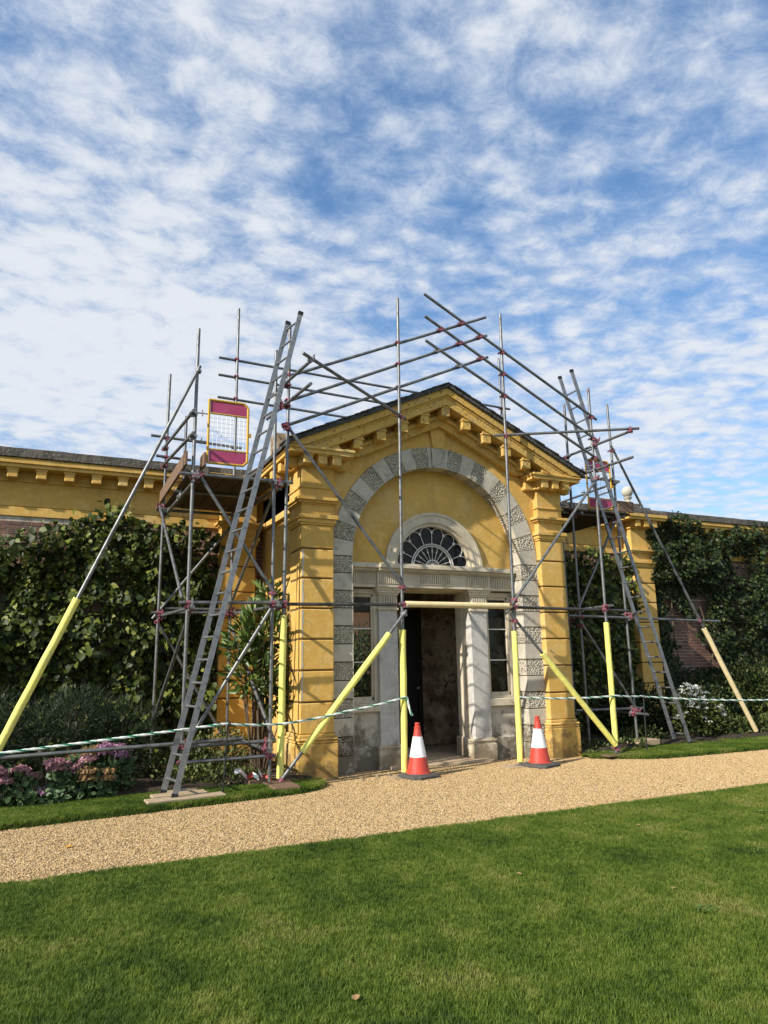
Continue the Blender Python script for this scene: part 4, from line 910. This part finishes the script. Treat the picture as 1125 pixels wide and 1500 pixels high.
def bush(name, label, blobs, n, size, m, wide=1.0, needle=False, cat='shrub', stem=True, up_=.5):
    """blobs: (cx, cy, cz, rx, ry, rz)"""
    t = thing(name, (blobs[0][0], blobs[0][1], .05), label, cat); vol = np.array([b[3]*b[4]*b[5] for b in blobs])**.67; cnt = (n*vol/vol.sum()).astype(int); PP, UU = [], []
    for b, c in zip(blobs, cnt):
        d = rv(c); d /= np.linalg.norm(d, axis=1)[:,None]; r = rng.random(c)**.28
        lump = 1+.28*fbm(d*1.0, 2.3, b[0]*3.1)
        PP.append(np.array(b[:3])+d*np.array(b[3:])*(r*lump)[:,None]); UU.append(d)
    P = np.concatenate(PP); U = np.concatenate(UU); k = P[:,2] > .06; P, U = P[k], U[k]; n = len(P)
    D = U*.8+np.array([0, 0, up_])+rv(n, .5); S = size*rng.uniform(.6, 1.3, n)
    leaves('foliage', P, D, U+np.array([-.2, -.3, .5])+rv(n, .35), S, m, t, wide, NEED if needle else LEAF, NF if needle else LF)
    if stem:
        mb = MB(); r = random.Random(int(n))
        for b in blobs:
            for _ in range(4):
                e = Vector(b[:3])+Vector((r.uniform(-.6, .6)*b[3], r.uniform(-.6, .6)*b[4], r.uniform(-.2, .6)*b[5])); s0 = Vector((b[0]*.4+blobs[0][0]*.6+r.uniform(-.06, .06), b[1]*.4+blobs[0][1]*.6, .03)); mid = s0.lerp(e, .5)+Vector((r.uniform(-.06, .06), r.uniform(-.06, .06), .05))
                mb.path([s0, mid, e], [.014, .010, .004], 6)
        mb.build('stem', 'stem', t)
    return t
bush('rosemary_bush', 'dark fine-leaved evergreen bush below the left climber', [(-3.2,.95,.62,.95,.55,.66),(-2.35,.95,.58,.6,.5,.6),(-4.2,.9,.7,.8,.6,.72),(-5.2,.9,.6,.7,.5,.62),(-2.9,.75,.95,.5,.4,.42)], 34000, .075, 'needle', .13, True)
bush('leafy_shrub', 'glossy lance-leaved shrub between the left tower and the left pier', [(-.36,.75,2.1,.34,.34,.42),(-.50,.72,1.5,.36,.34,.36),(-.22,1.0,2.6,.18,.22,.3),(-.66,.75,1.95,.26,.28,.28),(-.2,.75,1.2,.22,.3,.3)], 900, .19, 'long', .36)
MB().path([(-.36,.8,.05),(-.42,.82,.5),(-.33,.8,.95),(-.42,.78,1.5),(-.33,.8,2.2)], [.06,.05,.042,.032,.014], 9).path([(-.3,.85,.05),(-.2,.9,.5),(-.22,.85,1.0),(-.1,.8,1.6)], [.04,.035,.03,.014], 8).build('trunk', 'stem', bpy.data.objects['leafy_shrub'], smooth=True)
# border flowers
def dome_flowers(t, heads, m, per, size):
    PP, UU = [], []
    for (x, y, z, r) in heads:
        d = rv(per); d[:,2] = np.abs(d[:,2])*.9+.1; d /= np.linalg.norm(d, axis=1)[:,None]
        PP.append(np.array((x, y, z))+d*np.array((r, r, r*.5))*rng.uniform(.8, 1.08, per)[:,None]); UU.append(d)
    P, U = np.concatenate(PP), np.concatenate(UU); n = len(P); D = rv(n)+U*.3
    leaves('flower_heads', P, D, U, size*rng.uniform(.7, 1.3, n), m, t, 1.5)
def sedum(x, y, h, w, m, label, nh, name='sedum_clump', cat='flowers'):
    t = bush(name, label, [(x, y, h*.48, w, w*.8, h*.5)], int(420*w/.3), .085, 'sedleaf', .9, cat=cat, stem=False, up_=.3)
    heads = [(x+rnd.uniform(-w, w)*.9, y+rnd.uniform(-w, w*.4)*.8, h*rnd.uniform(.72, 1.05), rnd.uniform(.07, .12)) for _ in range(int(nh*1.4))]
    dome_flowers(t, heads, m, 130, .026)
    mb = MB()
    for hx, hy, hz, hr in heads: mb.tube((x+(hx-x)*.5, y+(hy-y)*.5, .04), (hx, hy, hz), .006, 5)
    mb.build('stem', 'sedleaf', t)
sedum(-3.62, -.30, .46, .24, 'sedpink', 'pink flower clump at the left edge of the border', 9)
sedum(-2.98, -.18, .50, .22, 'sedpink', 'pink flower clump right of the one at the border edge', 8)
sedum(-2.72, -.25, .36, .22, 'sedbronze', 'low bronze seed heads in the middle of the border', 8)
sedum(-2.8, .12, .58, .22, 'sedbronze', 'taller bronze flower heads behind the pink clumps', 7)
sedum(-2.45, .05, .60, .22, 'mauve', 'mauve daisy-like flowers at the right end of the border', 7)
sedum(-3.25, -.38, .22, .2, 'mauve', 'low purple flowers at the front of the border', 2)
sedum(-4.3, -.35, .45, .3, 'sedpink', 'pink flower clump partly cut by the photo edge', 9)
bush('ground_cover', 'low leafy weeds under the left scaffold tower', [(-1.2,.3,.12,.7,.5,.14),(-.8,.0,.1,.4,.25,.1),(-1.5,1.0,.2,.7,.5,.25),(-.9,1.2,.3,.6,.5,.4)], 3200, .055, 'yellowgreen', .9, cat='plants', stem=False)
wb = bush('flowering_bush', 'bush with clusters of small white flowers beside the right ladder', [(8.55,.62,.48,.55,.42,.46),(8.25,.55,.72,.34,.3,.32),(8.95,.62,.35,.35,.35,.3)], 3600, .075, 'yellowgreen', .55)
hd = []
for _ in range(80):
    a = rnd.uniform(0, 6.28); u = rnd.uniform(-.2, 1); b = rnd.choice([(8.55,.62,.48,.55,.42,.46),(8.25,.55,.72,.34,.3,.32),(8.25,.55,.72,.34,.3,.36)])
    c = math.sqrt(max(0, 1-u*u)); hd.append((b[0]+b[3]*c*math.cos(a), b[1]-b[4]*abs(c*math.sin(a)), max(.12, b[2]+b[5]*u*1.05), rnd.uniform(.03, .065)))
dome_flowers(wb, hd, 'whiteflower', 26, .021)
bush('border_shrub', 'sunlit yellow-green shrub at the right edge of the border', [(11.2,1.5,.75,.9,.6,.75),(12.4,1.4,.8,.9,.6,.8),(10.5,1.6,.55,.6,.5,.6),(13.4,1.5,.8,.8,.6,.8)], 9000, .09, 'yellowgreen', .6)
bush('border_shrub', 'low dark shrub at the foot of the wall behind the white flowers', [(9.6,1.4,.5,.7,.6,.55),(8.2,1.7,.5,.9,.5,.5),(7.4,1.6,.4,.6,.5,.45)], 5200, .085, 'ivy', .8)
bush('border_shrub', 'low green plants on the soil below the beige raker', [(9.3,.55,.22,.5,.3,.24),(10.3,.5,.2,.6,.3,.22),(11.4,.45,.2,.7,.3,.22)], 3000, .07, 'yellowgreen', .6, stem=False)
bush('ground_cover', 'small weeds at the foot of the right tower', [(5.6,.35,.1,.5,.3,.1),(6.3,.2,.1,.4,.3,.1),(7.1,.7,.15,.5,.4,.2)], 1400, .05, 'yellowgreen', .9, cat='plants', stem=False)
bush('ground_cover', 'tiny weeds growing against the right pier plinth', [(5.1,-.22,.03,.22,.12,.07)], 240, .04, 'yellowgreen', .9, cat='plants', stem=False)
# garden seen through the window and over the wall
bush('garden_hedge', 'sunlit greenery seen through the left side window', [(5.0,8.6,1.3,1.2,.8,1.35),(6.4,8.8,1.3,1.2,.8,1.3),(3.8,8.4,1.1,1.0,.7,1.1)], 12000, .12, 'yellowgreen', .6)
gb = thing('far_wall', (8, 16, 0), 'orange brick wall far behind, seen through the left side window', 'wall')
MB().box(-4, 22, 16, 16.4, -.05, 4.4).build('brick_wall', mat('orange_brick', (.36, .17, .09), .9, var=[(3, (.28, .13, .07), .4, .65), (30, (.42, .25, .16), .6, .75)]), gb); MB().box(-4, 22, 15.92, 16.48, 4.4, 4.5).build('coping', 'stone', gb)
tr = bush('sparse_tree', 'thin treetop showing over the wall through the right scaffold', [(15.6,12,6.0,1.0,1.0,1.0),(16.6,12.2,5.6,.9,.9,.9),(14.9,12,5.4,.8,.8,.8)], 1500, .13, 'ivy', .7, cat='tree', stem=True)
MB().path([(15.6,12,0),(15.7,12,2.5),(15.5,12,4.2),(15.6,12,5.6)], [.12,.1,.07,.03], 8).build('trunk', 'stem', tr)

# ================================================================== SMALL THINGS
def flat_leaf(name, x, y, z, s, rz, m, label):
    mb = MB(); pts = [(-.5,0,.0),(-.25,.28,.06),(.15,.32,.09),(.5,.05,.02),(.2,-.3,.1),(-.2,-.26,.05)]
    mb.add([(0,0,.0)]+pts, [(0,i,i % 6+1) for i in range(1, 7)]); o = mb.build(name, m); o.location = (x, y, z); o.scale = (s, s, s); o.rotation_euler.z = rz
    return tag(o, label, 'leaf')
MT['fallen'] = mat('fallen_leaf', (.62, .30, .03), .7); MT['fallen2'] = mat('dry_leaf', (.33, .20, .09), .8)
flat_leaf('fallen_leaf', -3.03, -2.55, .012, .085, .4, 'fallen', 'bright yellow fallen leaf on the gravel path')
flat_leaf('fallen_leaf', -1.89, -6.63, .065, .06, 1.1, 'fallen2', 'brown dry leaf lying on the lawn near the bottom edge')
flat_leaf('fallen_leaf', -.05, -5.35, .065, .05, 2.1, 'fallen2', 'small tan leaf on the lawn left of centre')
for i, (x, y, s_, lb) in enumerate(((1.9,-4.55,.05,'small brown leaf on the lawn right of centre'),(2.75,-5.2,.045,'tiny dry leaf on the lawn towards the lower right'),(.7,-6.1,.05,'curled dry leaf low on the lawn near the centre'),(-.6,-1.9,.06,'brown leaf on the gravel below the left pier'))):
    flat_leaf('fallen_leaf', x, y, .055 if y < -3.6 else .012, s_, i*1.7, 'fallen2', lb)
def weed(x, y, r0, label):
    t = thing('lawn_weed', (x, y, .03), label, 'weed'); n_ = 40; a = rng.uniform(0, 6.283, n_); q = r0*rng.random(n_)**.5
    P = np.stack([x+q*np.cos(a), y+q*np.sin(a), np.full(n_, .05)+rng.uniform(0, .012, n_)], 1); D = np.stack([np.cos(a), np.sin(a), rng.uniform(.0, .4, n_)], 1)
    leaves('leaves', P, D, np.tile((0, 0, 1.0), (n_, 1))+rv(n_, .2), rng.uniform(.014, .03, n_), 'clover', t, 1.0)
for x, y, r0, lb in ((.55,-6.5,.06,'pale weed rosette at the bottom right of the lawn'),(2.1,-5.75,.1,'clover patch on the right side of the lawn'),(3.4,-4.7,.08,'small weed in the lawn near the right edge')): weed(x, y, r0, lb)
tp = thing('barrier_tape', (-.78, -.28, .1), 'crumpled red and white tape lying on the soil by the left pole', 'tape')
r = random.Random(5); pts = [Vector((-1.0+.06*i+r.uniform(-.04, .04), -.30+r.uniform(-.09, .09), .12+r.uniform(0, .13))) for i in range(9)]
for i in range(8):
    a, b = pts[i], pts[i+1]; wv = Vector((.0, .012, .03)); MB().add([a-wv, b-wv, b+wv, a+wv], [(0,1,2,3)]).build('tape_fold', 'cone_red' if i % 2 else 'cone_white', tp)
for k in range(8):
    x = rnd.uniform(.6, 1.4) if k < 5 else rnd.uniform(.0, .6); y = rnd.uniform(-.35, -.12); s = rnd.uniform(.018, .04)
    bm = bmesh.new(); bmesh.ops.create_icosphere(bm, subdivisions=1, radius=s)
    for v in bm.verts: v.co *= 1+.3*noise.noise(v.co*40+Vector((k, 0, 0))); v.co.z *= .6
    me = bpy.data.meshes.new('stone'); bm.to_mesh(me); bm.free(); me.materials.append(MT['stone']); o = put('loose_stone', me, None, loc=(x, y, .012)); tag(o, 'small loose stone lying at the foot of the left pier', 'stone', 'loose stones at the foot of the left pier')
